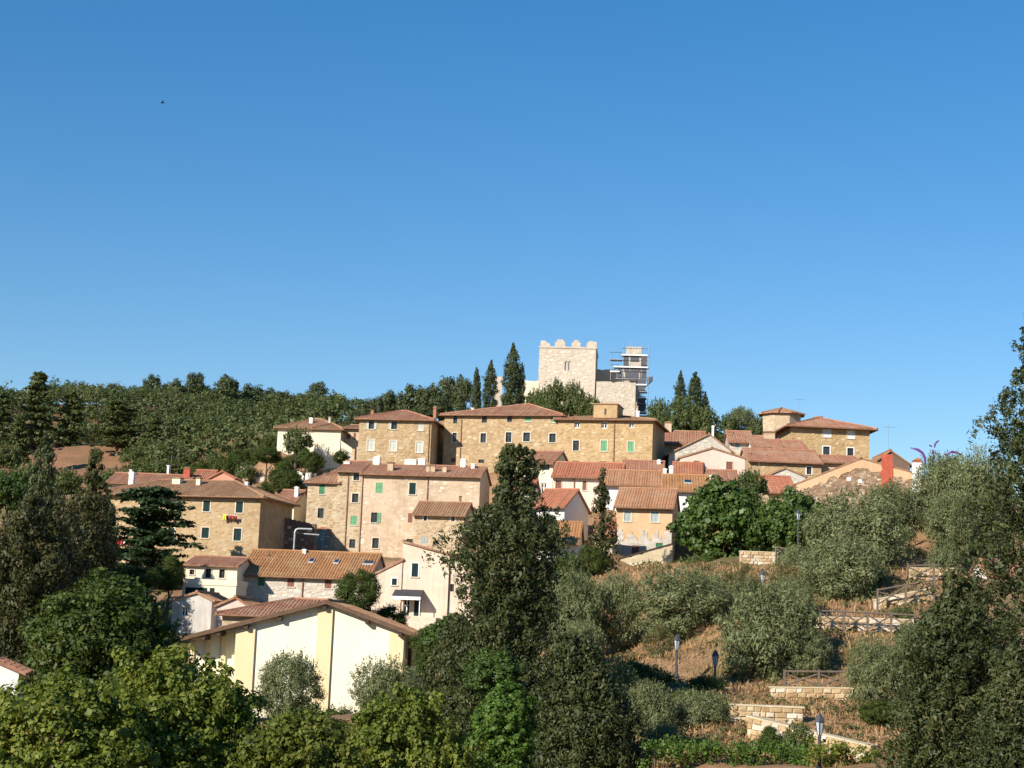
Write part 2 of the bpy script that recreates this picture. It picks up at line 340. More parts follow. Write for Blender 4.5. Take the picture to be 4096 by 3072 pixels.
# shared unit row of overlapping barrel tiles (x across, y up the slope, z out)
def _row_mesh():
    v, f = [], []; nt_ = 7
    for i in range(nt_):
        y0, y1 = i/nt_, (i+1)/nt_+0.01
        for y, k in ((y0, 1.0), (y1, 0.80)):
            for x, z in ((-0.10, 0.0), (-0.055, 0.06), (0.055, 0.06), (0.10, 0.0)):
                v.append((x*k, y, z*k + (0.018 if k == 1.0 else 0)))
        b = i*8
        f += [(b, b+1, b+5, b+4), (b+1, b+2, b+6, b+5), (b+2, b+3, b+7, b+6), (b, b+3, b+2, b+1)]
    return v, f
_rowv, _rowf = _row_mesh(); ROW = {}
def row_mesh(mat):
    if mat not in ROW: ROW[mat] = mesh_from('tile_row', _rowv, _rowf, mat)
    return ROW[mat]
STONES = {}
def stone_mesh(mat, k):
    key = (mat, k)
    if key not in STONES:
        r = random.Random(k*17+3); j = lambda a: r.uniform(-a, a)
        bk = [(-.5+j(.08), 0.3, -.5+j(.08)), (.5+j(.08), 0.3, -.5+j(.08)), (.5+j(.08), 0.3, .5+j(.08)), (-.5+j(.08), 0.3, .5+j(.08))]
        md = [(x, -0.35+j(.15), z) for x, y, z in bk]
        fr = [(x*0.72+j(.05), -0.8+j(.2), z*0.70+j(.05)) for x, y, z in bk]
        f = []
        for a in (0, 4):
            for i in range(4):
                q = (i+1) % 4; f.append((a+i, a+q, a+4+q, a+4+i))
        f.append((8, 9, 10, 11))
        STONES[key] = mesh_from('stone', bk+md+fr, f, mat)
    return STONES[key]

def roof_polys(kind, W, dep, H, rise, oh, g, hip=None, prof=None):
    P = []
    if kind in ('gu', 'hip', 'pyr'):
        tp = rise/(dep/2); he = H-oh*tp; T = H+rise
        if kind == 'gu':
            P.append([(-g,-oh,he), (W+g,-oh,he), (W+g,dep/2,T), (-g,dep/2,T)])
            P.append([(W+g,dep+oh,he), (-g,dep+oh,he), (-g,dep/2,T), (W+g,dep/2,T)])
        else:
            a, b = hip if hip and len(hip) == 2 else (min(dep/2, W*0.45),)*2
            if kind == 'pyr': a = W*(hip[0] if hip else 0.5); b = W-a-0.01
            P.append([(-oh,-oh,he), (W+oh,-oh,he), (W-b,dep/2,T), (a,dep/2,T)])
            P.append([(W+oh,-oh,he), (W+oh,dep+oh,he), (W-b,dep/2,T)])
            P.append([(W+oh,dep+oh,he), (-oh,dep+oh,he), (a,dep/2,T), (W-b,dep/2,T)])
            P.append([(-oh,dep+oh,he), (-oh,-oh,he), (a,dep/2,T)])
    elif kind == 'shed':
        tp = rise/dep
        P.append([(-g,-oh,H-oh*tp), (W+g,-oh,H-oh*tp), (W+g,dep+0.2,H+rise+0.2*tp), (-g,dep+0.2,H+rise+0.2*tp)])
    elif kind == 'gv':
        hL, ua, hA, hR = prof
        if ua > 0.15:
            tl = (hA-hL)/ua; e = hL-oh*tl
            P.append([(-oh,dep+g,e), (-oh,-g,e), (ua,-g,hA), (ua,dep+g,hA)])
        if W-ua > 0.15:
            tr = (hA-hR)/(W-ua); e = hR-oh*tr
            P.append([(W+oh,-g,e), (W+oh,dep+g,e), (ua,dep+g,hA), (ua,-g,hA)])
    return P

def build_roof(root, polys, tile, th=0.14, rows=True, gut='copper_pipe', fascia=None, spacing=0.26):
    mb = MB()
    for p in polys: mb.prism(p, (0, 0, th))
    roof = mb.build('roof', tile if fascia is None else fascia, root)
    caps = set()
    for pi, p in enumerate(polys):
        p = [np.array(q, float) for q in p]
        ex = p[1]-p[0]; W = np.linalg.norm(ex); ex = ex/W
        top = [p[2], p[3]] if len(p) == 4 else [p[2], p[2]]
        d = top[1]-p[0]; ey = d-np.dot(d, ex)*ex; T = np.linalg.norm(ey); ey = ey/T; n = np.cross(ex, ey)
        sR, sL = np.dot(top[0]-p[0], ex), np.dot(top[1]-p[0], ex)
        # ridge and hip caps
        for a, b in ([(p[2], p[3])] if len(p) == 4 else []) + ([(p[1], p[2])] if len(polys) == 4 else []):
            key = tuple(sorted([tuple(np.round(a, 2)), tuple(np.round(b, 2))]))
            if key in caps or np.linalg.norm(a-b) < 0.4: continue
            caps.add(key)
            MB().tube([a+np.array((0, 0, th+0.02)), b+np.array((0, 0, th+0.02))], 0.13, 6).build('ridge_cap', tile, roof)
        wn = n @ np.array([[1,0,0],[0,1,0],[0,0,1]])
        if rows and not (wn[1] > 0.12):           # slopes that fall away at the back carry no separate rows
            k = int(W/spacing); sp = W/k
            for i in range(k):
                s = (i+0.5)*sp
                t = T
                if s < sL: t = T*s/sL
                if s > sR: t = T*(W-s)/(W-sR)
                if t < 0.7: continue
                o = bpy.data.objects.new('tile_row', row_mesh(tile)); link(o, roof)
                q = p[0]+ex*(s+random.uniform(-.03, .03)) - ey*random.uniform(0, .07) + np.array((0, 0, th-0.01-random.uniform(0, .02)))
                o.matrix_basis = Matrix(((ex[0], ey[0]*t, n[0], q[0]), (ex[1], ey[1]*t, n[1], q[1]), (ex[2], ey[2]*t, n[2], q[2]), (0, 0, 0, 1)))
        if gut and abs(p[0][2]-p[1][2]) < 0.01 and wn[1] < 0.1:
            o_ = -np.array((n[0], n[1], 0)) ; nn = np.linalg.norm(o_); o_ = -o_/nn if nn > 0 else o_
            MB().tube([p[0]+o_*0.08+np.array((0,0,0.02)), p[1]+o_*0.08+np.array((0,0,0.02))], 0.075, 6).build('gutter', gut, roof)
    return roof

def shutter_leaf(w, h):
    mb = MB(); e = min(0.08, w*0.2)
    mb.box(0, e, -0.05, 0, 0, h); mb.box(w-e, w, -0.05, 0, 0, h); mb.box(e, w-e, -0.05, 0, 0, e); mb.box(e, w-e, -0.05, 0, h-e, h)
    k = 7
    for i in range(k):
        z0 = e+(h-2*e)*i/k; z1 = e+(h-2*e)*(i+1)/k
        mb.prism([(e, -0.045, z0), (e, -0.012, z1), (e, -0.002, z1), (e, -0.030, z0)], (w-2*e, 0, 0))
    return mb
SHM = {'g': 'shutter_green', 'mint': 'shutter_mint', 'blue': 'shutter_blue', 'pale': 'shutter_pale', 'gb': 'shutter_greyblue', 'br': 'shutter_brown', 'w': 'shutter_white'}
def window(root, u0, u1, z0, z1, style):
    st, _, opt = style.partition('|')
    w, h = u1-u0, z1-z0
    fm = 'white_paint' if st == 'w2' else 'dark_frame'
    mb = MB(); e = 0.09 if st == 'w2' else 0.06
    mb.box(0, e, 0.13, 0.20, 0, h); mb.box(w-e, w, 0.13, 0.20, 0, h); mb.box(e, w-e, 0.13, 0.20, 0, e); mb.box(e, w-e, 0.13, 0.20, h-e, h)
    mb.box(w/2-e/2, w/2+e/2, 0.135, 0.205, e, h-e); mb.box(e, w/2-e/2, 0.14, 0.20, h*0.6, h*0.6+0.04); mb.box(w/2+e/2, w-e, 0.14, 0.20, h*0.6, h*0.6+0.04)
    win = mb.build('window', fm, root, loc=(u0, 0, z0))
    MB().box(e/2, w-e/2, 0.17, 0.185, e/2, h-e/2).build('pane', 'glass', win)
    if 'n' not in opt:
        MB().box(-0.10, w+0.10, -0.09, 0.12, -0.09, -0.005).build('sill', 'trim_stone', win)
    if st in SHM and not ('L' in opt or 'R' in opt):
        for k in (0, 1):
            s = shutter_leaf(w/2-0.012, h-0.02).build('shutter', SHM[st], win, loc=(k*(w/2)+0.006, 0.07, 0.01))
    for sd in 'LR':
        if sd in opt:
            s = shutter_leaf(w/2, h-0.02).build('shutter', SHM[st], win, loc=((-w/2-0.02) if sd == 'L' else w+0.02, -0.012, 0.01))
    if 't' in opt:
        tm = 'white_paint' if 'T' in opt else 'trim_stone'; q = 0.10
        mb = MB(); mb.box(-q, 0, -0.035, 0.05, -0.004, h+q); mb.box(w, w+q, -0.035, 0.05, -0.004, h+q); mb.box(0, w, -0.035, 0.05, h, h+q)
        mb.build('surround', tm, win)
    return win

def wall_mesh(W, H, dep, holes, prof, lift, kind, rise):
    """four walls; the front has real openings with reveals"""
    v, f = [], []
    def quad(*p):
        b = len(v); v.extend(p); f.append(tuple(range(b, b+len(p))))
    zb = -1.6
    top = H if kind != 'gv' else min(prof[0], prof[3])
    us = sorted({0.0, W, *[c for h in holes for c in h[:2]]}); ws = sorted({zb, top, *[c for h in holes for c in h[2:]]})
    us = [x for x in us if 0 <= x <= W]; ws = [x for x in ws if zb <= x <= top]
    for i in range(len(us)-1):
        for j in range(len(ws)-1):
            cu, cw = (us[i]+us[i+1])/2, (ws[j]+ws[j+1])/2
            if any(h[0] < cu < h[1] and h[2] < cw < h[3] for h in holes): continue
            quad((us[i],0,ws[j]), (us[i+1],0,ws[j]), (us[i+1],0,ws[j+1]), (us[i],0,ws[j+1]))
    r = 0.24
    for a, b, c, d in holes:
        quad((a,0,c), (a,0,d), (a,r,d), (a,r,c)); quad((b,0,c), (b,r,c), (b,r,d), (b,0,d))
        quad((a,0,c), (a,r,c), (b,r,c), (b,0,c)); quad((a,0,d), (b,0,d), (b,r,d), (a,r,d)); quad((a,r,c), (a,r,d), (b,r,d), (b,r,c))
    if kind == 'gv':
        hL, ua, hA, hR = prof
        fr = [(0,0,top), (W,0,top)] + ([(W,0,hR)] if hR > top+.01 else []) + [(ua,0,hA)] + ([(0,0,hL)] if hL > top+.01 else [])
        quad(*fr); quad(*[(x, dep, z) for x, y, z in fr][::-1]); quad((W,dep,zb), (0,dep,zb), (0,dep,top), (W,dep,top))
        quad((0,dep,zb), (0,0,zb), (0,0,hL), (0,dep,hL)); quad((W,0,zb), (W,dep,zb), (W,dep,hR), (W,0,hR))
    elif kind == 'gu':
        T = H+rise
        for x, fl in ((0, 1), (W, 0)):
            p = [(x,0,zb), (x,dep,zb), (x,dep,H), (x,dep/2,T), (x,0,H)]; quad(*(p[::-1] if fl else p))
        quad((W,dep,zb), (0,dep,zb), (0,dep,H), (W,dep,H))
    elif kind == 'shed':
        T = H+rise
        quad((0,dep,zb), (0,0,zb), (0,0,H), (0,dep,T)); quad((W,0,zb), (W,dep,zb), (W,dep,T), (W,0,H)); quad((W,dep,zb), (0,dep,zb), (0,dep,T), (W,dep,T))
    else:
        quad((0,dep,zb), (0,0,zb), (0,0,H), (0,dep,H)); quad((W,0,zb), (W,dep,zb), (W,dep,H), (W,0,H)); quad((W,dep,zb), (0,dep,zb), (0,dep,H), (W,dep,H))
        if kind == 'flat': quad((0,0,H), (W,0,H), (W,dep,H), (0,dep,H))
    return v, f

def scatter_stones(wall, W, z0, z1, holes, n, mat, seed, face='front', dep=0.0, top=None, size=(0.22, 0.48)):
    r = random.Random(seed); done = []
    tries = 0
    while len(done) < n and tries < n*12:
        tries += 1
        w = r.uniform(*size); h = w*r.uniform(0.42, 0.7)
        u, z = r.uniform(w/2, W-w/2), r.uniform(z0+h/2, z1-h/2)
        if top is not None and z+h/2 > min(top(u-w/2), top(u+w/2))-0.25: continue
        if any(a-0.22 < u+w/2 and u-w/2 < b+0.22 and c-0.2 < z+h/2 and z-h/2 < d+0.22 for a, b, c, d in holes): continue
        if any(abs(u-a) < (w+c)/2+0.02 and abs(z-b) < (h+d)/2+0.02 for a, b, c, d in done): continue
        done.append((u, z, w, h))
        o = bpy.data.objects.new('stone', stone_mesh(mat, r.randrange(5))); link(o, wall)
        o.location = (u, 0, z); o.scale = (w, r.uniform(0.02, 0.045), h); o.rotation_euler = (0, r.uniform(-.06, .06), 0)

def chimney(root, fr, rect, mat, dv):
    u0, u1, w0, w1 = fr.rect(*rect, dv=dv); d = max(0.45, (u1-u0))
    h = w1-w0
    mb = MB().box(0, u1-u0, 0, d, -0.9, h*0.82)
    c = mb.build('chimney', mat, root, loc=(u0, dv, w0))
    cb = MB(); cb.box(-0.07, u1-u0+0.07, -0.07, d+0.07, h*0.82+0.001, h*0.82+0.07)
    if h > 0.7:
        for q in (0.03, u1-u0-0.13): cb.box(q, q+0.1, 0.03, d-0.03, h*0.82+0.07, h*0.93)
        cb.prism([(-0.08,-0.06,h*0.93), ((u1-u0)/2,-0.06,h*1.02), (u1-u0+0.08,-0.06,h*0.93), ((u1-u0)/2,-0.06,h*0.90)], (0, d+0.12, 0))
    cb.build('cap', 'tile_brown' if mat != 'white_paint' else 'white_paint', c)

HOUSES = []
def H(name, label, L, R, D, base, dep, roof, rise=1.5, wall='sand_stone', tile='tile_red', yaw=8.0, win=(), ch=(), pipe=(), stones=0, smat='rubble',
      apex=None, hip=None, oh=0.42, g=0.2, cat='house', rows=True, fascia=None, back=0.0, gut='copper_pipe', extra=None, group=None):
    HOUSES.append(dict(name=name, label=label, L=L, R=R, D=D, base=base, dep=dep, roof=roof, rise=rise, wall=wall, tile=tile, yaw=yaw, win=win, ch=ch, pipe=pipe,
        stones=stones, smat=smat, apex=apex, hip=hip, oh=oh, g=g, cat=cat, rows=rows, fascia=fascia, back=back, gut=gut, extra=extra, group=group, fr=Fr(L, R, D, yaw, base, back)))

# ------------------------------------------------------------------ the houses, measured in the photograph
# upper left
H('villa', 'long cream villa with a low brown roof behind a round olive-green tree', (1112,1712), (1372,1714), 207, 1800, 9, 'hip', 1.6, 'cream_plaster', 'tile_brown', 4,
  win=[(1150,1740,1162,1765,'d|n')], ch=[(1237,1670,1250,1694,'white_paint',2.0), (1314,1665,1322,1684,'concrete',2.5)])
H('villa_wing', 'tall blank cream wall block of the villa with one faint doorway', (1259,1716), (1364,1719), 201, 1862, 6, 'hip', 0.9, 'cream_plaster', 'tile_brown', 4, oh=0.3,
  win=[(1284,1775,1298,1812,'pale|n')])
H('brown_outbuilding', 'small brown house with a tiled lean-to and outside stair between villa and stone house', (1366,1712), (1436,1716), 203, 1850, 6, 'shed', 1.0, 'pink_sand_plaster', 'tile_brown', 6,
  win=[(1386,1735,1402,1756,'br|n'), (1414,1732,1424,1760,'br|n')])
H('stone_house', 'square ochre stone house with pale shutters in rows of three under a hipped roof', (1438,1674), (1727,1681), 190, 1880, 9, 'hip', 1.45, 'ochre_stone', 'tile_red', 8, stones=150,
  win=[(1476,1685,1496,1716,'pale|LR'), (1566,1687,1588,1717,'pale|L'), (1671,1691,1694,1722,'pale'), (1470,1759,1497,1802,'pale|t'), (1559,1763,1586,1804,'pale|t'), (1665,1767,1691,1810,'pale|t'), (1467,1834,1492,1854,'pale|n')],
  ch=[(1484,1640,1494,1650,'brick_red',3.5), (1733,1625,1744,1668,'brick_red',3.0)], pipe=[(1719,1686,1850)])
H('stone_palazzo', 'long ochre stone palazzo with five window bays under a peaked red roof', (1779,1662), (2244,1657), 190, 1880, 11, 'pyr', 1.9, 'ochre_stone', 'tile_red', 15, hip=(0.62,), stones=220,
  win=[(1813,1662,1829,1694,'d|n'), (1928,1659,1948,1691,'d|n'), (2029,1657,2048,1688,'d|n'), (2099,1657,2125,1686,'mint'), (2203,1661,2225,1690,'mint'),
       (1810,1731,1827,1767,'d|t'), (1922,1733,1944,1771,'d|t'), (2023,1729,2046,1769,'d|t'), (2093,1730,2120,1766,'d|t'), (2197,1734,2223,1770,'d|t'), (1804,1832,1822,1848,'br|n'), (1914,1838,1936,1852,'d|n')],
  pipe=[(1848,1662,1840)], ch=[(1886,1632,1894,1642,'white_paint',4.0)])
H('gold_house', 'golden stone house with mint shutters and a square attic block on its roof', (2232,1679), (2612,1680), 187, 1885, 10, 'hip', 1.0, 'gold_stone', 'tile_brown', 13, stones=170,
  win=[(2297,1686,2319,1712,'w2|n'), (2404,1688,2429,1714,'w2|n'), (2516,1686,2537,1712,'w2|n'), (2292,1762,2316,1803,'d|t'), (2403,1762,2428,1805,'mint|t'), (2511,1766,2536,1807,'mint|t'),
       (2288,1843,2315,1866,'d|n'), (2396,1846,2426,1870,'d|n')], pipe=[(2459,1684,1870)], ch=[(2543,1642,2557,1666,'white_paint',3.5)], extra='attic')
# upper right
H('tile_roof_house', 'low house with a broad red roof and a hooded chimney beside the golden house', (2640,1776), (2818,1774), 198, 1850, 9, 'gu', 1.9, 'sand_stone', 'tile_red', 6, ch=[(2659,1686,2686,1722,'pink_sand_plaster',4.0)])
H('gable_stone_house', 'wide grey stone gable with one small window behind the pink gabled house', (2676,1816), (2925,1806), 190, 1880, 9, 'gv', 1, 'grey_stone', 'tile_brown', 2, apex=(2836,1740), stones=60, smat='pale_rubble',
  win=[(2786,1818,2801,1838,'d|n')], ch=[(2848,1702,2856,1730,'white_paint',2.0)])
H('pink_gable_house', 'pale pink gabled house with two brown shutters', (2721,1833), (2980,1836), 178, 1920, 9, 'gv', 1, 'pink_plaster', 'tile_brown', 1, apex=(2849,1795),
  win=[(2774,1843,2797,1870,'br|t'), (2905,1847,2930,1885,'br|t')], oh=0.15, g=0.12)
H('row_house', 'stone row house with a single grey window at the upper end of the stepped roofs', (2918,1765), (3010,1772), 194, 1850, 8, 'gu', 1.6, 'grey_stone', 'tile_red', 3, win=[(2942,1770,2958,1794,'gb|n')], stones=20, smat='pale_rubble', ch=[(2915,1727,2932,1744,'pink_sand_plaster',3)])
H('row_house', 'white-walled row house with two dark panes in the middle of the stepped roofs', (3010,1783), (3128,1796), 191, 1860, 8, 'gu', 1.6, 'white_plaster', 'tile_red', 0, win=[(3064,1786,3087,1802,'d|n')], ch=[(3057,1724,3100,1766,'pink_sand_plaster',3)])
H('row_house', 'low white row house at the lower right end of the stepped roofs', (3128,1799), (3232,1810), 190, 1860, 8, 'gu', 1.5, 'white_plaster', 'tile_red', -2)
H('low_stone_house', 'low ochre stone house under a long red roof with one white-framed window', (2996,1838), (3285,1857), 184, 1945, 9, 'gu', 1.7, 'ochre_stone', 'tile_red', 0, stones=80,
  win=[(3226,1868,3246,1897,'d|tT'), (3016,1880,3024,1892,'d|n')], ch=[(2996,1808,3004,1832,'brick_red',2)])
H('tile_roof_house', 'low red roof in front of the big golden house, above the ruined gable', (3285,1858), (3440,1845), 186, 1900, 7, 'gu', 1.0, 'sand_stone', 'tile_red', 0)
H('small_gable_house', 'small grey stone gable above the dark fig tree', (3056,1910), (3222,1908), 177, 1960, 7, 'gv', 1, 'grey_stone', 'tile_brown', 0, apex=(3140,1875), stones=30, smat='pale_rubble', oh=0.2, g=0.15)
H('shed', 'little bright red roof beside the ruined gable wall', (3066,1972), (3186,1966), 172, 2020, 7, 'gu', 1.8, 'sand_stone', 'tile_bright', -4)
H('hipped_house', 'large golden stone house with white closed shutters and a hipped roof on the right skyline', (3166,1703), (3478,1712), 196, 1860, 11, 'hip', 1.7, 'gold_stone', 'tile_red', -3, hip=(5.0, 5.2), oh=0.75, stones=130,
  win=[(3292,1719,3323,1748,'w|t'), (3389,1723,3418,1754,'w|t'), (3292,1786,3319,1836,'d|tT'), (3389,1792,3414,1829,'d|tT')])
H('ruined_house', 'ruined brown stone gable wall with an ochre plaster edge and a red flue strip', (3185,1940), (3662,1896), 165, 2060, 8, 'gv', 1, 'ruin_stone', 'tile_brown', 0, apex=(3446,1838), stones=260, smat='dark_rubble', oh=0.05, g=0.05, extra='ruin')
H('tile_roof_house', 'brown roof and wall corner rising behind the ruined gable', (3500,1850), (3640,1860), 172, 1950, 8, 'gv', 1, 'brown_shade_plaster', 'tile_brown', 0, apex=(3562,1806), oh=0.3)
# left middle
H('farmhouse', 'large ochre stone house with dark blue-green shutters, half hidden by the cedar', (395,1972), (1044,1984), 165, 2330, 9.5, 'hip', 1.7, 'ochre_stone', 'tile_brown', 12, stones=260, oh=0.6, hip=(4.5,4.5),
  win=[(813,2003,840,2046,'blue|t'), (944,2008,972,2051,'blue|t'), (807,2110,836,2152,'blue|t'), (935,2114,965,2163,'blue|t'), (413,1992,434,2040,'blue|t'), (560,1998,584,2040,'blue|t'), (673,2112,698,2150,'blue|t'), (690,2001,712,2040,'blue|t'), (540,2110,565,2150,'blue|t')],
  ch=[(515,1886,533,1938,'white_paint',3.0), (688,1908,720,1940,'cream_plaster',3.2), (784,1908,800,1944,'cream_plaster',3.0), (978,1926,990,1946,'white_paint',4.0)])
H('low_house', 'low house with a pale grey end wall and weathered roof behind the farmhouse', (430,1940), (745,1932), 184, 1990, 8, 'gu', 1.3, 'grey_plaster', 'tile_red', 0, ch=[(734,1868,759,1908,'red_coating',3), (518,1876,526,1900,'white_paint',3), (668,1860,676,1880,'white_paint',5)])
H('rose_house', 'small rose-pink gabled house peeping over the farmhouse roof', (838,1914), (938,1914), 186, 1970, 7, 'gv', 1, 'rose_plaster', 'tile_bright', 2, apex=(890,1888), oh=0.2)
H('rose_house', 'red-roofed wing left of the rose-pink gable', (762,1925), (836,1925), 187, 1970, 7, 'gu', 1.4, 'rose_plaster', 'tile_bright', 2)
H('corner_house', 'small house with a red roof and bright end wall right of the farmhouse', (1096,2012), (1177,2016), 181, 2085, 7, 'gu', 1.6, 'cream_plaster', 'tile_red', 10, ch=[(1178,1946,1192,1985,'white_paint',1.5)])
H('shade_brown_house', 'narrow house, its shade put into dark brown walls, left of the tall sand-coloured block', (1180,1985), (1236,1987), 190, 2110, 8, 'gu', 1.2, 'brown_shade_plaster', 'tile_red', 6)  # shaded look is painted into the wall colour
H('tall_house', 'tall sand stone house with a green shutter above an arched glass door', (1232,1927), (1354,1932), 178, 2240, 8, 'hip', 2.0, 'sand_stone', 'tile_red', 6, hip=(4.0, 0.2), oh=0.3, stones=110,
  win=[(1277,1938,1299,1977,'g'), (1271,2033,1294,2072,'d|n')], extra='arch')
H('tall_house', 'tall narrow sand stone house with four stacked windows', (1352,1884), (1447,1887), 177.5, 2240, 9, 'gu', 1.4, 'sand_stone', 'tile_red', 6, stones=60,
  win=[(1414,1892,1438,1921,'d|t'), (1408,1974,1434,2010,'d|t'), (1402,2063,1429,2100,'mint'), (1397,2157,1421,2192,'d|n')], pipe=[(1395,1892,2215)], ch=[(1375,1846,1398,1862,'white_paint',3)])
H('tall_house', 'broad pinkish plaster house with many chimneys along its roof, right of the narrow one', (1447,1899), (1921,1904), 175.5, 2240, 9, 'gu', 1.35, 'pink_sand_plaster', 'tile_red', 6, stones=70, smat='pale_rubble',
  win=[(1503,1931,1531,1972,'mint|n'), (1637,1931,1663,1978,'blue|t'), (1484,2050,1509,2090,'mint|R'), (1489,2152,1515,2193,'d|t'), (1632,2053,1650,2090,'br|n'), (1625,2156,1652,2182,'d|n')],
  pipe=[(1452,1905,2215), (1713,1905,2000)],
  ch=[(1494,1826,1518,1860,'white_paint',4.2), (1618,1836,1664,1866,'white_paint',4.4), (1672,1832,1700,1862,'white_paint',4.4), (1550,1846,1572,1888,'pink_sand_plaster',1.2), (1704,1858,1719,1892,'pink_sand_plaster',1.2),
      (1722,1858,1740,1892,'pink_sand_plaster',1.2), (1770,1862,1786,1890,'pink_sand_plaster',1.2), (1842,1834,1862,1868,'white_paint',4.2), (1884,1854,1898,1872,'white_paint',3.6)])
H('annex', 'low annex with a lichened tile roof leaning against the broad pinkish house', (1656,2057), (1858,2060), 169, 2230, 6.5, 'gu', 1.35, 'sand_stone', 'tile_brown', 8, stones=80,
  win=[(1695,2064,1708,2082,'d|tTn'), (1805,2064,1819,2084,'d|tTn'), (1687,2147,1706,2175,'gb|n')], ch=[(1836,1982,1843,2006,'copper_pipe',4.5)])
H('long_house', 'long low house with a glowing orange tile roof and green and brown shutters', (955,2299), (1475,2311), 150, 2410, 11, 'gu', 2.3, 'grey_stone', 'tile_orange', 5, stones=90, smat='pale_rubble',
  win=[(1032,2306,1059,2344,'g'), (1150,2309,1177,2347,'br'), (1299,2316,1326,2354,'br')], pipe=[(1213,2305,2390)], ch=[(1040,2214,1073,2246,'brick_red',4.0), (1150,2244,1158,2266,'cream_plaster',3.2), (1210,2196,1222,2228,'white_paint',5.0)], extra='skylights')
H('white_house', 'small cream house with an air-conditioning box and three windows', (744,2264), (950,2264), 148, 2345, 7, 'gu', 0.8, 'cream_plaster', 'tile_red', 4, oh=0.25,
  win=[(759,2278,777,2298,'d|t'), (821,2275,844,2311,'d|t'), (877,2277,899,2312,'d|t')], extra='aircon')
H('garage', 'cream terrace block with a wide dark green garage front below the small cream house', (730,2340), (945,2342), 144, 2420, 4, 'flat', 0, 'cream_plaster', 'tile_red', 4, win=[(740,2350,828,2392,'blue|n'), (838,2352,858,2392,'blue|n')])
H('grey_gable_house', 'grey plastered gable house with one small window near the round green tree', (690,2402), (848,2404), 135, 2540, 7, 'gv', 1, 'grey_plaster', 'tile_tan', 4, apex=(788,2374), win=[(725,2428,752,2466,'w2|t')], oh=0.25)
H('shed', 'low pale pink gabled shed between the grey gable house and the cream hall', (868,2426), (1012,2440), 131, 2520, 6, 'gv', 1, 'pink_plaster', 'tile_tan', 4, apex=(942,2394), oh=0.2)
H('tile_roof_house', 'house showing only its broad red tile roof behind the cream hall', (890,2466), (1330,2462), 126, 2560, 10, 'hip', 1.25, 'sand_stone', 'tile_red', 3, hip=(4.4, 1.0))
H('peach_house', 'tall peach house with a dark door canopy and slanting roof edge', (1612,2172), (1798,2222), 140, 2540, 9, 'gv', 1, 'peach_plaster', 'tile_red', 6, apex=(1616,2171), oh=0.25, g=0.15,
  win=[(1647,2253,1673,2307,'blue|tT'), (1612,2396,1640,2464,'w2|n'), (1656,2396,1684,2464,'blue|n')], extra='canopy')
H('peach_house', 'lower lean-to wing of the peach house falling to the left', (1487,2306), (1610,2246), 140.3, 2500, 8, 'gv', 1, 'peach_plaster', 'tile_red', 6, apex=(1606,2245), oh=0.1, g=0.1, win=[(1568,2308,1588,2340,'blue|tT')])
H('peach_house', 'flat-topped right wing of the peach house beside the big cypress', (1800,2262), (1900,2275), 140, 2540, 7, 'flat', 0, 'peach_plaster', 'tile_red', 6, win=[(1800,2336,1816,2366,'d|n')])
# centre
H('loggia_house', 'cream house with an open roof loggia under a red roof, behind the big cypress', (2098,1850), (2212,1852), 182, 2010, 7, 'gu', 1.5, 'cream_plaster', 'tile_red', 18,
  win=[(2158,1852,2198,1880,'d|n'), (2162,1932,2186,1982,'w2|n')], oh=0.5)
H('cream_house', 'long cream-pink house with brown shutters under a bright red roof', (2212,1906), (2482,1910), 174, 2110, 8, 'gu', 1.75, 'pink_plaster', 'tile_bright', 8,
  win=[(2222,1922,2246,1959,'br|t'), (2330,1924,2346,1961,'br|t'), (2323,2013,2341,2052,'br|t')], pipe=[(2298,1912,2085)], ch=[(2478,1882,2488,1904,'white_paint',3)])
H('tile_roof_house', 'dark red roof just below the golden house, with white flues', (2490,1904), (2650,1904), 180, 1960, 8, 'gu', 1.9, 'cream_plaster', 'tile_red', 6, ch=[(2628,1838,2642,1884,'white_paint',3.2), (2484,1878,2498,1900,'white_paint',0.6)])
H('white_row_house', 'white row house with a tan roof, closed blinds and a green door', (2412,1938), (2655,1942), 170, 2020, 8, 'gu', 1.7, 'white_plaster', 'tile_tan', 6,
  win=[(2500,1946,2526,1964,'gb|n'), (2540,1946,2565,1966,'gb|n'), (2617,1942,2635,1968,'g|n')], ch=[(2653,1873,2666,1912,'white_paint',3), (2676,1862,2692,1922,'white_paint',2)])
H('tile_roof_house', 'red roof directly below the left half of the pink gabled house', (2694,1912), (2806,1914), 174, 1970, 8, 'gu', 1.9, 'pink_plaster', 'tile_bright', 6)
H('tile_roof_house', 'low red roof running right under the pink gable into the fig tree', (2806,1924), (2950,1926), 173, 1975, 8, 'gu', 1.4, 'cream_plaster', 'tile_red', 4)
H('white_row_house', 'white row house with an orange roof, one skylight and a white flue', (2655,1962), (2846,1964), 166, 2040, 8, 'gu', 1.8, 'white_plaster', 'tile_orange', 5, ch=[(2839,1900,2850,1946,'white_paint',3)], extra='skylight1')
H('orange_house', 'square orange plaster house with pale grey shutters under a tan roof', (2464,2022), (2690,2029), 158, 2330, 8, 'gu', 1.9, 'orange_plaster', 'tile_tan', 10, oh=0.5,
  win=[(2497,2045,2524,2086,'gb|t'), (2604,2047,2635,2088,'gb|t'), (2527,2182,2556,2216,'br|n'), (2624,2172,2651,2190,'g|n')], extra='stonebase')
H('white_cottage', 'white cottage with an orange roof and a dark gable end beside the big cypress', (2133,2024), (2258,2027), 160, 2130, 7, 'gu', 1.8, 'white_plaster', 'tile_bright', 22, oh=0.4, ch=[(2266,1974,2272,1990,'copper_pipe',3)])
H('white_cottage', 'low white cottage with one dark window and an orange roof among the treetops', (2155,2167), (2312,2170), 150, 2240, 7, 'gu', 1.9, 'white_plaster', 'tile_orange', 6, win=[(2192,2172,2210,2202,'blue|n')], ch=[(2270,2126,2279,2154,'white_paint',2)])
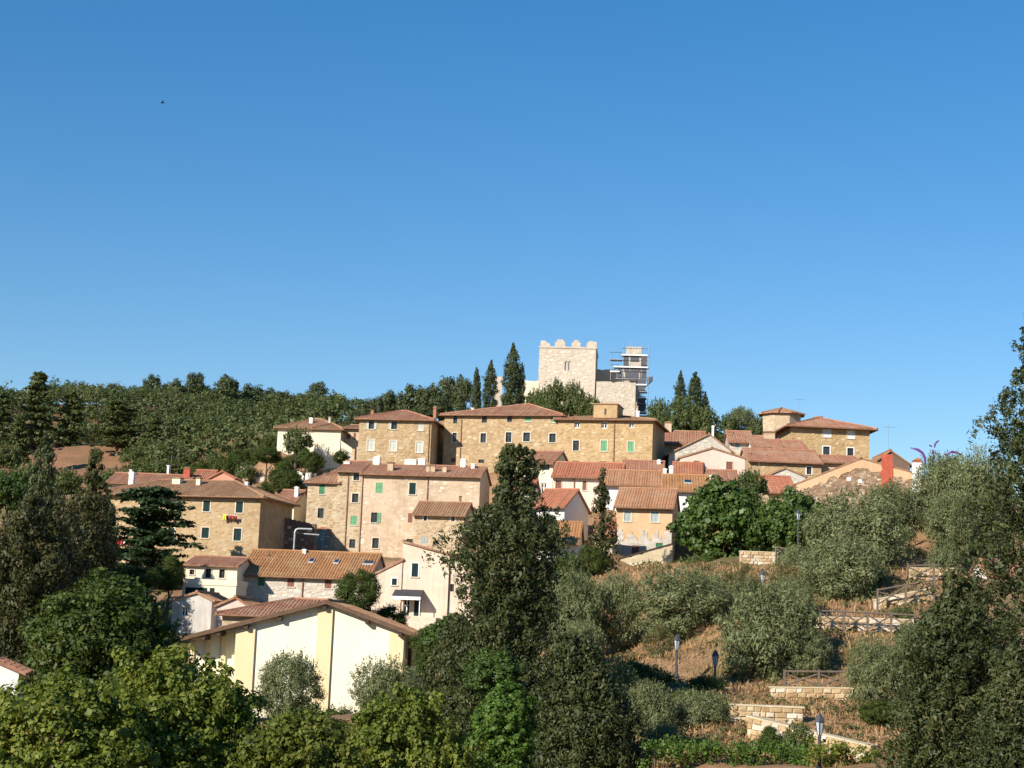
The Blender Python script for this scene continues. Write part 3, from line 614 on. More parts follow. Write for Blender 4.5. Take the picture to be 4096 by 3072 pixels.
H('tile_roof_house', 'small orange roof glimpsed right beside the top of the big cypress', (2064,1960), (2130,1964), 171, 2010, 6, 'gu', 1.4, 'white_plaster', 'tile_bright', 8)
H('tile_roof_house', 'scrap of red roof behind the thin ragged tree', (2380,2140), (2450,2146), 152, 2200, 6, 'gu', 1.6, 'cream_plaster', 'tile_bright', 6)
H('white_house', 'white gabled house cut by the left edge of the picture', (-220,2660), (76,2690), 72, 2830, 2.5, 'gv', 1, 'white_plaster', 'tile_red', -10, apex=(-60,2630), oh=0.3, win=[(18,2725,34,2760,'d|n')])
H('white_house', 'white house glimpsed through the right conifer at mid height', (3965,2322), (4180,2332), 126, 2420, 7, 'gu', 1.6, 'white_plaster', 'tile_red', 0, win=[(4040,2340,4060,2372,'blue|n')])
# ------------------------------------------------------------------ terrain
CP = []
WALLS = [  # label, top edge as (photo x, photo y, distance) twice, heights
    ('pale stone terrace wall at the top of the olive slope beside the fig tree', (2962,2206,134), (3112,2212,134), 1.6, 1.6),
    ('short stone wall behind the highest timber fence', (3095,2232,133), (3240,2258,131), 1.0, 1.0),
    ('stone wall behind the upper right fence near the tall conifer', (3636,2274,117), (3830,2276,117), 1.2, 1.2),
    ('stone wall rising to the right below the diamond-braced fence', (3500,2402,109), (3735,2352,109), 1.1, 1.1),
    ('long pale stone wall across the middle of the olive slope', (3270,2470,101), (3680,2482,101), 1.25, 1.25),
    ('stone wall carrying the lowest timber fence', (3085,2752,88), (3412,2756,88), 0.9, 0.9),
    ('tall pale stone wall in the lower part of the olive slope', (2925,2822,79.5), (3214,2834,79.5), 1.4, 1.2),
    ('stone ramp wall falling to the right towards the tall street lamp', (2988,2868,77), (3480,2990,73), 1.5, 1.2),
]
for _, a_, b_, h0_, h1_ in WALLS:
    a_, b_ = at(*a_), at(*b_)
    for t_ in np.linspace(-0.1, 1.1, 9):
        p_ = a_+(b_-a_)*t_; h_ = h0_+(h1_-h0_)*t_
        CP.append((p_[0], p_[1]+2.0, p_[2]-0.2)); CP.append((p_[0], p_[1]-1.3, p_[2]-h_+0.05))
for h in HOUSES:
    fr = h['fr']; W = fr.W; d = h['dep']
    for u, v in ((0, 0), (W, 0), (0, d), (W, d), (W/2, -1.0)): CP.append(tuple(fr.world(u, v, -0.3)))
for X, Y, Z in [(-18,40,-15), (0,40,-15), (14,42,-13), (0,68,-12.5), (-22,72,-12), (-34,72,-9.5), (-26,95,-8), (-15,108,-7.5), (-9,100,-8), (-3,100,-7), (3,80,-8), (0,0,-1.7), (9,-2,-1.8), (-9,-2,-1.8), (0,-30,-1.0),
                (40,-20,-2), (-40,-20,-2), (0,10,-6), (20,25,-10), (-20,25,-11), (30,55,-5), (40,80,0), (60,110,8), (-60,60,-6), (-60,110,0), (-50,150,6), (-80,200,12),
                (0,330,24), (40,300,14), (80,290,10), (120,240,8), (90,190,10), (60,230,14), (160,150,5), (200,300,0), (100,400,0), (-20,330,30), (0,500,20), (150,600,-10),
                (-300,150,10), (-300,350,40), (-260,500,60), (300,0,-10), (-300,0,-10), (0,-300,-10), (0,900,-10), (-400,900,20), (400,600,-20), (900,0,-25), (-900,0,-25), (0,-900,-25), (0,1800,-30), (-1200,1200,-30), (1200,1200,-30), (-2600,0,-30), (2600,0,-30), (0,3000,-30)]:
    CP.append((X, Y, Z))
for x, y, D in [(3300,3210,58), (3100,3210,58), (2700,3210,58), (3500,3200,58), (2700,2735,95), (2860,2740,92), (3250,2790,87), (3420,2800,85), (3250,2900,78), (3500,2960,74), (2700,3010,74), (2900,3000,74), (3450,2524,100), (3300,2530,100), (3620,2400,108), (3720,2335,116), (3800,2330,116),
                (3050,2280,132), (2850,2290,134), (2700,2300,138), (3600,2190,130), (3750,2150,135), (2550,2640,106), (2400,2640,106), (2300,2640,108), (3400,2060,160), (3900,3000,66), (4050,3050,64), (4000,2600,90), (3150,2640,97), (3050,2440,112),
                (2250,2330,140), (2480,2340,148), (2690,2335,148), (2580,2345,146), (2780,2310,146), (1980,2600,100), (3300,2300,120), (3750,2010,150), (4000,2100,140),
                (50,1890,285), (250,1905,285), (480,1880,285), (-200,1900,285), (50,1800,330), (250,1780,340), (480,1790,335), (100,2040,235), (300,2040,235), (500,1990,230), (700,1920,240), (300,2330,160), (150,2500,120), (0,2330,160), (-300,2200,170),
                (300,1622,470), (0,1655,450), (-300,1700,450), (800,1625,540), (1100,1655,540), (1350,1690,470), (600,1640,500), (600,1800,350), (900,1790,340), (1150,1790,330), (1400,1745,310), (1550,1720,270), (900,1880,236), (1000,1985,204), (1080,1985,199), (1170,1985,193), (900,1985,210), (820,1960,215),
                (2250,1645,233), (2000,1655,225), (2550,1665,233), (1700,1690,230), (1850,1680,222), (2800,1710,216), (3100,1760,212), (2300,1645,256), (2680,1690,225)]:
    CP.append(tuple(at(x, y, D)))
for X_ in (-24, -18, -12, -6, -2):
    for Y_, Z_ in ((104, -8.3), (110, -7.6), (114, -7.2), (120, -6.8)): CP.append((X_, Y_, Z_))
CP = np.array(CP)
def terrain_z(x, y):
    x = np.atleast_1d(np.asarray(x, float)); y = np.atleast_1d(np.asarray(y, float))
    out = np.empty(x.shape)
    for i in range(0, len(x), 4000):
        d2 = (x[i:i+4000, None]-CP[None, :, 0])**2 + (y[i:i+4000, None]-CP[None, :, 1])**2 + 1.2
        w = d2**-1.9; out[i:i+4000] = (w*CP[None, :, 2]).sum(1)/w.sum(1)
    return out
def gz(x, y): return float(terrain_z([x], [y])[0])
def axis(lo, hi, step, far, k):
    a = list(np.arange(lo, hi+0.01, step)); s = step
    while a[-1] < far: s *= k; a.append(a[-1]+s)
    s = step
    b = [a[0]]
    while b[-1] > -far: s *= k; b.append(b[-1]-s)
    return np.array(b[:0:-1]+a)
ax_, ay_ = axis(-75, 75, 1.6, 5000, 1.16), axis(-10, 255, 1.8, 6000, 1.12)
GX, GY = np.meshgrid(ax_, ay_); GZ = terrain_z(GX.ravel(), GY.ravel())
nx = len(ax_); tv = np.stack([GX.ravel(), GY.ravel(), GZ + 0.10*np.sin(GX.ravel()*1.7)*np.cos(GY.ravel()*1.3)], 1)
ii, jj = np.meshgrid(np.arange(nx-1), np.arange(len(ay_)-1)); q = (jj*nx+ii).ravel()
def np_mesh(name, V, Fq, mat, smooth=False):
    m = bpy.data.meshes.new(name); n = len(V); k = Fq.shape[1]; nf = len(Fq)
    m.vertices.add(n); m.vertices.foreach_set('co', np.ascontiguousarray(V, np.float32).ravel())
    m.loops.add(nf*k); m.loops.foreach_set('vertex_index', np.ascontiguousarray(Fq, np.int32).ravel())
    m.polygons.add(nf); m.polygons.foreach_set('loop_start', np.arange(0, nf*k, k, dtype=np.int32))
    try: m.polygons.foreach_set('loop_total', np.full(nf, k, np.int32))
    except Exception: pass
    if smooth: m.polygons.foreach_set('use_smooth', np.ones(nf, bool))
    m.materials.append(M[mat]); m.update(calc_edges=True); return m
ground = obj('ground', np_mesh('ground', tv, np.stack([q, q+1, q+nx+1, q+nx], 1), 'dry_ground', True)); tag(ground, kind='structure')

# ------------------------------------------------------------------ build the houses
for hi, h in enumerate(HOUSES):
    fr = h['fr']; W = fr.W; Ht = (fr.HL+fr.HR)/2; dep = h['dep']; kind = h['roof']; prof = None
    root = empty(h['name'], fr.O, -fr.psi, h['label'], h['cat'], h['group'])
    if kind == 'gv':
        ua, hA = fr.loc(*h['apex']); ua = min(max(ua, 0.0), W); prof = (fr.HL, ua, hA, fr.HR)
        if ua < 0.2: prof = (hA, 0.0, hA, fr.HR)
        if ua > W-0.2: prof = (fr.HL, W, hA, hA)
    holes = []; wins = []
    for x0, y0, x1, y1, st in h['win']:
        u0, u1, w0, w1 = fr.rect(x0, y0, x1, y1)
        lim = (Ht if prof is None else min(prof[0], prof[3]))-0.10
        w1 = min(w1, lim)
        u0 = max(u0, 0.1); u1 = min(u1, W-0.1)
        if w1-w0 < 0.25 or u1-u0 < 0.2: continue
        holes.append((u0, u1, w0, w1)); wins.append((u0, u1, w0, w1, st))
    v, f = wall_mesh(W, Ht, dep, holes, prof, 0, kind, h['rise'])
    wall = obj('wall', mesh_from('wall', v, f, h['wall']), root)
    for w in wins: window(root, *w)
    if kind != 'flat':
        build_roof(root, roof_polys(kind, W, dep, Ht, h['rise'], h['oh'], h['g'], h['hip'], prof), h['tile'], rows=h['rows'], gut=h['gut'] if kind != 'gv' else None)
    else:
        mb = MB(); t = 0.25
        mb.box(-0.06, W+0.06, -0.06, t, Ht+0.002, Ht+0.5); mb.box(-0.06, W+0.06, dep-t, dep+0.06, Ht+0.002, Ht+0.5); mb.box(-0.06, t, t, dep-t, Ht+0.002, Ht+0.5); mb.box(W-t, W+0.06, t, dep-t, Ht+0.002, Ht+0.5)
        mb.build('parapet', h['wall'], root)
    for c in h['ch']: chimney(root, fr, c[:4], c[4], c[5])
    for (x, y0, y1) in h['pipe']:
        u, w1 = fr.loc(x, y0); _, w0 = fr.loc(x, y1)
        MB().tube([(u, -0.07, w0), (u, -0.07, w1)], 0.06, 6).build('downpipe', 'copper_pipe', root)
    if h['stones']:
        tf = None
        if prof is not None:
            pl = prof; tf = lambda u, pl=pl, W=W: (pl[0]+(pl[2]-pl[0])*u/pl[1]) if u < pl[1] else (pl[2]+(pl[3]-pl[2])*(u-pl[1])/(W-pl[1]))
        zt = Ht if prof is None else prof[2]
        zlo = 0.0
        scatter_stones(wall, W, zlo, zt-0.35, holes, h['stones'], h['smat'], hi, top=tf)
    ex = h['extra']
    if ex == 'attic':
        u0, u1, w0, w1 = fr.rect(2374, 1618, 2469, 1668)
        MB().box(u0, u1, -0.02, 4.0, w0-0.1, w1).build('attic_block', 'gold_stone', root)
        MB().box(u0-0.12, u1+0.12, -0.14, 4.12, w1+0.002, w1+0.12).build('attic_roof', 'tile_tan', root)
        MB().box((u0+u1)/2-0.1, (u0+u1)/2+0.1, -0.05, 0.1, w0+0.3, w0+0.95).build('attic_slit', 'dark_frame', root)
        ua, wa = fr.loc(2560, 1654)
    if ex == 'ruin':
        u0, u1, w0, w1 = fr.rect(3526, 1818, 3570, 1960)
        mb = MB(); n_ = 12; pts = []
        r = random.Random(3)
        for i in range(n_+1): pts.append((u0+r.uniform(-.12, .12), -0.10, w0+(w1-w0)*i/n_))
        for i in range(n_, -1, -1): pts.append((u1+r.uniform(-.10, .10), -0.10, w0+(w1-w0)*i/n_))
        mb.prism(pts[::-1], (0, 0.5, 0)); mb.build('flue', 'red_coating', root)
        # irregular band of ochre plaster left along the rakes
        hL, ua, hA, hR = prof; top, bot = [], []
        for i in range(41):
            u = W*i/40; z = (hL+(hA-hL)*u/ua) if u < ua else (hA+(hR-hA)*(u-ua)/(W-ua)); top.append((u, -0.05, z-0.01))
            bot.append((u, -0.05, z-0.55-0.5*r.random()*(0.3+0.7*abs(math.sin(i*0.8)))))
        b = MB(); k = len(top)
        b.v = top+bot; b.f = [(i+k, i+1+k, i+1, i) for i in range(k-1)]
        b.v += [(x, 0.02, z) for x, y, z in bot]; b.f += [(i+2*k, i+1+2*k, i+1+k, i+k) for i in range(k-1)]
        b.build('plaster_band', 'orange_plaster', root)
        for (x, y) in ((3395, 1918), (3440, 1926)):
            uu, ww = fr.loc(x, y); o = obj('stone', stone_mesh('white_paint', 1), wall, (uu, 0, ww), None, (0.45, 0.09, 0.35))
    if ex == 'arch':
        u0, u1, w0, w1 = fr.rect(1262, 2116, 1320, 2205); uc = (u0+u1)/2; r0 = (u1-u0)/2; zc = w1-r0
        pts = [(u0, -0.02, w0), (u1, -0.02, w0)] + [(uc+r0*math.cos(t), -0.02, zc+r0*math.sin(t)) for t in np.linspace(0, math.pi, 12)]
        d_ = MB().prism(pts, (0, 0.3, 0)).build('arched_door', 'green_glass', root)
        mb = MB(); ts = np.linspace(0, math.pi, 14)
        for i in range(13):
            p = [(uc+rr*math.cos(t), -0.10, zc+rr*math.sin(t)) for rr, t in ((r0, ts[i]), (r0+0.22, ts[i]), (r0+0.22, ts[i+1]-0.03), (r0, ts[i+1]-0.03))]
            MB().prism(p, (0, 0.14, 0)).build('brick', 'brick_red', d_)
        mb.box(u0, u1, -0.08, -0.02, zc-0.05, zc+0.05); mb.box(uc-0.04, uc+0.04, -0.07, -0.022, w0, zc-0.05); mb.build('door_bar', 'zinc', d_)
    if ex in ('skylights', 'skylight1'):
        lst = [(1236,2224,1258,2236,'glass'), (1336,2227,1358,2239,'glass'), (1453,2233,1497,2244,'dark_frame')] if ex == 'skylights' else [(2735,1927,2768,1940,'glass')]
        tp = h['rise']/(dep/2)
        for x0, y0, x1, y1, mt in lst:
            dv = 3.2 if ex == 'skylights' else 2.0
            u0, u1, _, _ = fr.rect(x0, y0, x1, y1, dv=dv); z = Ht+dv*tp+0.26
            s = MB().prism([(u0,dv-0.4,z-0.4*tp), (u1,dv-0.4,z-0.4*tp), (u1,dv+0.4,z+0.4*tp), (u0,dv+0.4,z+0.4*tp)], (0,0,-0.14)).build('skylight', 'zinc', root)
            MB().prism([(u0+.08,dv-0.32,z+.01-0.32*tp), (u1-.08,dv-0.32,z+.01-0.32*tp), (u1-.08,dv+0.32,z+.01+0.32*tp), (u0+.08,dv+0.32,z+.01+0.32*tp)], (0,0,0.015)).build('pane', mt, s)
    if ex == 'aircon':
        u0, u1, w0, w1 = fr.rect(778, 2310, 797, 2331)
        a = MB().box(u0, u1, -0.32, -0.03, w0, w1).build('air_conditioner', 'zinc', root)
        MB().lathe([(0.17, 0), (0.17, 0.02)], 12).build('fan_grille', 'dark_frame', a, loc=((u0+u1)/2, -0.321, (w0+w1)/2), rot=(math.pi/2, 0, 0))
    if ex == 'canopy':
        u0, u1, w0, w1 = fr.rect(1580, 2362, 1694, 2390)
        a = MB().prism([(u0,-1.5,w0), (u1,-1.5,w0), (u1,0,w1), (u0,0,w1)], (0,0,0.08)).build('canopy', 'awning_dark', root)
        MB().box(u0, u1, -1.56, -1.5, w0-0.22, w0+0.05).build('canopy_valance', 'white_paint', a)
        for q in (u0+0.06, u1-0.06): MB().tube([(q, -1.4, 1.2), (q, -1.4, w0)], 0.05, 6).build('canopy_post', 'white_paint', a)
        u0, u1, w0, w1 = fr.rect(1640, 2470, 1760, 2530)
        MB().box(u0, u1, -2.6, -0.02, -1.0, w1).build('terrace_wall', 'peach_plaster', root)
    if ex == 'stonebase':
        _, w1 = fr.loc(2560, 2140)
        v2, f2 = [], []
        rr = random.Random(5); b = MB()
        us = sorted(set(list(np.linspace(0.02, W-0.02, 34)) + [c for hh_ in holes for c in hh_[:2]]))
        for i in range(len(us)-1):
            a0, a1 = us[i], us[i+1]; zt = w1+0.35*math.sin(i*0.7)+rr.uniform(-.25, .25)
            segs = [(-1.5, zt)]
            for ha, hb, hc, hd in holes:
                if ha-0.01 < (a0+a1)/2 < hb+0.01: segs = [q_ for lo_, hi_ in segs for q_ in ((lo_, min(hi_, hc)), (max(lo_, hd), hi_)) if q_[1]-q_[0] > 0.02]
            for lo_, hi_ in segs: b.box(a0, a1, -0.05, -0.003, lo_, hi_)
        base_ = b.build('stone_base', 'grey_stone', root)
        scatter_stones(base_, W, 0.0, w1-0.1, holes, 70, 'rubble', 77)
        u0, w0 = fr.loc(2478, 2236); u1, w1b = fr.loc(2684, 2176)
# ------------------------------------------------------------------ the cream hall
fr = Fr((947,2503), (1620,2536), 115, 2.0, 2930); root = empty('hall', fr.O, -fr.psi, 'large cream hall with yellow pilasters, wide gable and deep brown eaves', 'hall')
W = fr.W; ua, zA = fr.loc(1311, 2414); dw = 1.3
ul, zl = fr.loc(765, 2556, dw); ur, zr = fr.loc(1800, 2596, dw); DEP = 9.5
rl = lambda u: zA+(zl-zA)*(ua-u)/(ua-ul) if u < ua else zA+(zr-zA)*(u-ua)/(ur-ua)
zb = -2.5
mb = MB(); mb.prism([(0,0,zb), (W,0,zb), (W,0,rl(W)), (ua,0,zA), (0,0,rl(0))], (0, DEP, 0)); front = mb.build('wall', 'hall_cream', root)
MB().prism([(ul,dw,zb), (-0.003,dw,zb), (-0.003,dw,rl(0)-0.02), (ul,dw,zl)], (0, DEP-dw-0.1, 0)).build('wing_wall', 'hall_cream', root)
MB().prism([(W+0.003,dw,zb), (ur,dw,zb), (ur,dw,zr), (W+0.003,dw,rl(W)-0.02)], (0, DEP-dw-0.1, 0)).build('wing_wall', 'hall_cream', root)
def pil(x0, x1, v0):
    u0, _ = fr.loc(x0, 2650, v0); u1, _ = fr.loc(x1, 2650, v0); um = (u0+u1)/2
    pts = [(u0, v0-0.16, zb), (u1, v0-0.16, zb), (u1, v0-0.16, rl(u1)-0.28)] + ([(ua, v0-0.16, zA-0.28)] if u0 < ua < u1 else []) + [(u0, v0-0.16, rl(u0)-0.28)]
    MB().prism(pts, (0, 0.155, 0)).build('pilaster', 'hall_yellow', root)
pil(938, 1015, 0); pil(1262, 1322, 0); pil(1553, 1612, 0); pil(766, 776, dw); pil(822, 836, dw); pil(884, 902, dw)
for x in (1640,):
    u, _ = fr.loc(x, 2600, dw); MB().tube([(u, dw-0.12, zb), (u, dw-0.12, rl(u)-0.4)], 0.12, 8).build('downpipe', 'dark_wood', root)
for x in (1016, 1324):
    u, _ = fr.loc(x, 2600, 0); MB().tube([(u, -0.06, zb), (u, -0.06, rl(u)-0.4)], 0.035, 6).build('downpipe', 'copper_pipe', root)
oh = 0.6; tl = (zA-zl)/(ua-ul); tr = (zA-zr)/(ur-ua); g = 0.6
polys = [[(ul-oh,DEP,zl-oh*tl), (ul-oh,-g,zl-oh*tl), (ua,-g,zA), (ua,DEP,zA)], [(ur+oh,-g,zr-oh*tr), (ur+oh,DEP,zr-oh*tr), (ua,DEP,zA), (ua,-g,zA)]]
roof = build_roof(root, polys, 'tile_brown', th=0.2, fascia='brown_wood', gut=None, spacing=0.5)
for s, (ue, ze) in ((-1, (ul-oh, zl-oh*tl)), (1, (ur+oh, zr-oh*tr))):
    MB().prism([(ue,-g-0.06,ze-0.05), (ua,-g-0.06,zA-0.05), (ua,-g-0.06,zA+0.24), (ue,-g-0.06,ze+0.24)][::s], (0, 0.055, 0)).build('fascia', 'brown_wood', roof)
for x, y in ((1302,2420), (1125,2462), (990,2490), (1472,2486), (1604,2528), (880,2520), (820,2535)):
    v0 = 0 if 940 < x < 1620 else dw
    u, _ = fr.loc(x, y, 0); z = rl(u)
    MB().box(u-0.13, u+0.13, -g+0.05, v0+0.3, z-0.36, z-0.06).build('beam_end', 'dark_wood', roof)

# ------------------------------------------------------------------ the castle
fr = Fr((2158,1388), (2384,1398), 236, 5, 1670); root = empty('castle_tower', fr.O, -fr.psi, 'square pale stone castle tower with worn rounded merlons', 'tower')
W = fr.W; Ht = (fr.HL+fr.HR)/2
ht_w = fr.rect(2259, 1444, 2284, 1482)
v, f = wall_mesh(W, Ht, 8.0, [ht_w], None, 0, 'flat', 0)
wall = obj('wall', mesh_from('wall', v, f, 'castle_stone'), root)
scatter_stones(wall, W, 0, Ht-0.3, [ht_w], 190, 'pale_rubble', 99, size=(0.35, 0.8))
win = MB().box(ht_w[0], ht_w[1], 0.18, 0.22, ht_w[2], ht_w[3]).build('window', 'concrete', root)
uc = (ht_w[0]+ht_w[1])/2
MB().lathe([(0.09, ht_w[2]), (0.07, ht_w[2]+0.2), (0.07, ht_w[3]-0.4), (0.11, ht_w[3]-0.35)], 8, uc, 0.08).build('column', 'castle_stone', win)
mb = MB()
for a, b in ((ht_w[0], uc), (uc, ht_w[1])):
    rr = (b-a)/2; cu = (a+b)/2; zc = ht_w[3]-rr
    ts = np.linspace(0, math.pi, 9)
    pts = [(a, 0.02, ht_w[3]+0.01)] + [(cu-rr*0.9*math.cos(t), 0.02, zc+rr*0.9*math.sin(t)) for t in ts] + [(b, 0.02, ht_w[3]+0.01)]
    mb.prism([(a,0.02,zc-0.01)]+pts[1:-1]+[(b,0.02,zc-0.01), (b,0.02,ht_w[3]+0.01), (a,0.02,ht_w[3]+0.01)], (0, 0.12, 0))
mb.build('tracery', 'pale_rubble', win)
MB().box(-0.10, W+0.10, -0.10, 8.10, Ht-0.02, Ht+0.22).build('string_course', 'castle_stone', root)
def merlon(u0, u1, h, v0, along='u', seed=0):
    r = random.Random(seed); n = 11; w = u1-u0; pts = [(u0, Ht+0.222), (u1, Ht+0.222)]
    for i in range(n):
        t = i/(n-1); k = math.sin(math.pi*min(max(t, 0.06), 0.94))**0.55
        pts.append((u1-w*t+r.uniform(-.05, .05), Ht+0.25+h*(0.22+0.78*k)*r.uniform(0.86, 1.04)))
    p3 = [(a, v0, z) for a, z in pts] if along == 'u' else [(v0, a, z) for a, z in pts]
    if along == 'u': MB().prism(p3, (0, 0.7, 0)).build('merlon', 'castle_stone', root)
    else: MB().prism(p3[::-1], (0.7, 0, 0)).build('merlon', 'castle_stone', root)
for k, (x0, x1, y) in enumerate(((2161,2202,1352), (2219,2264,1345), (2286,2324,1347), (2344,2384,1349))):
    u0, u1, _, w1 = fr.rect(x0, y, x1, y+30); merlon(max(u0+0.06, 0), min(u1-0.06, W), (w1-Ht-0.35)*(0.62, 0.84, 0.78, 0.72)[k], 0.0, 'u', k)
    merlon(max(u0+0.1, 0), min(u1-0.1, W), (w1-Ht-0.4)*0.7, 7.3, 'u', k+10)
for k in range(2):
    for vv in (0.0, W-0.7): merlon(1.9+k*2.6, 3.4+k*2.6, 1.2, vv, 'v', 20+k)
def plain_block(name, label, L, R, D, base, dep, mat, yaw=5, cat='wall', stones=0, smat='pale_rubble', cap=None, seed=1):
    fr = Fr(L, R, D, yaw, base); root = empty(name, fr.O, -fr.psi, label, cat)
    n = 14; W = fr.W; r = random.Random(seed); Hh = (fr.HL+fr.HR)/2
    mb = MB(); pts = [(W*i/n, 0, fr.HL+(fr.HR-fr.HL)*i/n+r.uniform(-.10, .10)) for i in range(n+1)]
    mb.prism([(0, 0, -1.5), (W, 0, -1.5)]+pts[::-1], (0, dep, 0)); w_ = mb.build('masonry', mat, root)
    if stones: scatter_stones(w_, W, 0, min(fr.HL, fr.HR)-0.2, [], stones, smat, seed)
    if cap: 
        c = MB(); c.prism([(-.06,-.06,fr.HL+.05), (W+.06,-.06,fr.HR+.05), (W+.06,-.06,fr.HR+.2), (-.06,-.06,fr.HL+.2)], (0, dep+.12, 0)); c.build('coping', cap, root)
    return root, fr
plain_block('castle_wall', 'lower pale stone block joined to the right foot of the castle tower', (2386,1527), (2543,1530), 228, 1680, 7, 'castle_stone', 5, stones=110, seed=5)
plain_block('castle_wall', 'pale stone curtain wall between castle tower and scaffolding', (2378,1477), (2500,1480), 241, 1660, 3, 'castle_stone', 3, stones=50, seed=6)
plain_block('castle_wall', 'low cream wall left of the castle tower beside the cypresses', (2086,1520), (2156,1524), 231, 1640, 3, 'cream_plaster', 3, seed=7)
plain_block('castle_wall', 'scrap of pale wall showing between two cypresses below the castle', (1975,1505), (2010,1507), 236, 1620, 2, 'castle_stone', 0, seed=8)
# turret inside scaffolding
rt, frt = plain_block('castle_turret', 'narrow stone turret wrapped in scaffolding', (2505,1386), (2566,1388), 239, 1680, 3.5, 'castle_stone', 3, 'tower', 40, seed=9)
# scaffolding
fr = Fr((2440,1420), (2590,1420), 234, 4, 1680); root = empty('scaffolding', fr.O, -fr.psi, 'steel scaffolding with white decks and grey netting around the castle turret', 'scaffolding')
def P_(x, y, dv=0.0): u, w = fr.loc(x, y, dv); return np.array((u, dv, w))
cols = [2442, 2468, 2490, 2518, 2562, 2590]
for vi, dv in enumerate((0.0, 1.3, 4.6)):
    for x in cols:
        top = {2442:1392, 2468:1390, 2490:1372, 2518:1370, 2562:1376, 2590:1370}[x]; bot = 1520 if x < 2480 else (1640 if x > 2530 else 1560)
        if dv > 2 and x not in (2490, 2590, 2442): continue
        a, b = P_(x, bot, dv), P_(x, top, dv); MB().tube([(a[0], dv, a[2]), (a[0], dv, b[2])], 0.05, 5).build('pole', 'steel_tube', root)
for y, x0, x1 in ((1421,2487,2590), (1437,2440,2490), (1468,2455,2590), (1487,2440,2478), (1513,2462,2586), (1540,2545,2586), (1566,2550,2588), (1592,2548,2586), (1614,2548,2586), (1650,2550,2586)):
    a, b = P_(x0, y), P_(x1, y+2)
    d = MB().box(a[0], b[0], -0.25, 1.45, a[2]-0.06, a[2]).build('deck', 'zinc', root)
    if y not in (1437, 1513, 1566, 1614): MB().box(a[0], b[0], -0.30, -0.252, a[2]-0.06, a[2]+0.13).build('toe_board', 'white_paint', d)
    MB().tube([(a[0], -0.1, a[2]+1.0), (b[0], -0.1, a[2]+1.0)], 0.04, 5).build('guard_rail', 'steel_tube', d)
for x0, y0, x1, y1 in ((2492,1425,2518,1465), (2562,1425,2590,1465), (2470,1470,2490,1512), (2562,1472,2588,1512), (2550,1542,2586,1566), (2586,1568,2550,1592), (2550,1594,2586,1614), (2586,1616,2550,1650)):
    a, b = P_(x0, y0), P_(x1, y1); MB().tube([(a[0], -0.06, a[2]), (b[0], -0.06, b[2])], 0.035, 5).build('brace', 'steel_tube', root)
for x0, y0, x1, y1 in ((2500,1490,2556,1511), (2494,1426,2516,1462), (2520,1424,2558,1442), (2564,1426,2588,1462), (2472,1472,2488,1508), (2496,1472,2586,1484), (2560,1488,2586,1510), (2550,1518,2584,1538), (2552,1546,2580,1562), (2552,1598,2582,1610), (2552,1620,2584,1646)):
    a, b = P_(x0, y1), P_(x1, y0); MB().box(a[0], b[0], 0.0 if (x0+y0) % 3 else -0.2, 1.13, a[2], b[2]).build('netting', 'steel_dark', root)
a, b = P_(2589, 1540), P_(2612, 1505)
MB().prism([(a[0],0,a[2]), (b[0],0,a[2]+0.8), (b[0],0,b[2]), (a[0],0,b[2]-0.2)], (0,1.4,0)).build('loading_cage', 'steel_dark', root)

# ------------------------------------------------------------------ eight-sided turret house
c = at(3141, 1650, 206); wpx = 178*mpp(206)/2; zb_ = at(3141, 1770, 206)[2]
root = empty('turret_house', (c[0], c[1]+wpx, zb_), 0, 'round-cornered sand stone turret with a low tiled cap on the right skyline', 'tower'); hh = c[2]-zb_
CP_t = None
w_ = MB().lathe([(wpx*0.80, -1.5), (wpx*0.82, 0), (wpx*0.9, hh*0.45), (wpx*0.94, hh)], 8).build('wall', 'sand_stone', root); w_.rotation_euler[2] = math.radians(14)
rf = MB().lathe([(wpx*1.12, hh-0.05), (wpx*1.12, hh+0.10), (0.05, hh+0.95)], 8).build('roof', 'tile_red', root); rf.rotation_euler[2] = math.radians(14)
for k in range(8):
    t = math.radians(14+45*k); MB().tube([(wpx*1.12*math.cos(t), wpx*1.12*math.sin(t), hh+0.10), (0, 0, hh+0.97)], 0.09, 5).build('ridge_cap', 'tile_brown', rf)
u = at(3141, 1737, 206)
MB().lathe([(0.30, 0), (0.30, 0.12)], 14).build('round_window', 'white_paint', root, loc=(0.15, -wpx*0.86, u[2]-zb_), rot=(math.pi/2, 0, 0))

# ------------------------------------------------------------------ outside stair by the villa, garden walls
fr = Fr((1366,1765), (1412,1800), 199, 5, 1850); root = empty('outside_stair', fr.O, -fr.psi, 'cream outside staircase with a sloping parapet beside the villa', 'staircase')
a, b = fr.loc(1364, 1762), fr.loc(1408, 1792); c_, d_ = fr.loc(1364, 1790), fr.loc(1408, 1815)
MB().prism([(c_[0],0,c_[1]), (d_[0],0,d_[1]), (b[0],0,b[1]), (a[0],0,a[1])], (0,0.25,0)).build('parapet', 'cream_plaster', root)
for i in range(9):
    t = i/9; u0 = a[0]+(b[0]-a[0])*t; z0 = c_[1]+(d_[1]-c_[1])*t
    MB().box(u0, u0+(b[0]-a[0])/9, 0.26, 1.4, z0-0.9, z0+0.15).build('step', 'concrete', root)
MB().box(b[0], b[0]+0.35, 0.0, 1.4, -1.0, d_[1]+0.6).build('pier', 'pink_sand_plaster', root)
plain_block('garden_wall', 'old grey stone retaining wall below the villa garden', (960,1862), (1195,1872), 214, 1960, 0.8, 'grey_stone', 2, stones=60, seed=21)
plain_block('garden_wall', 'pale ruined block of wall below the street lamp', (1010,1908), (1068,1908), 205, 1960, 0.8, 'castle_stone', 2, stones=14, seed=22)
plain_block('garden_wall', 'pale stone wall topped with greenery left of the tall houses', (1188,1888), (1262,1890), 196, 1960, 0.7, 'white_plaster', 4, seed=23)
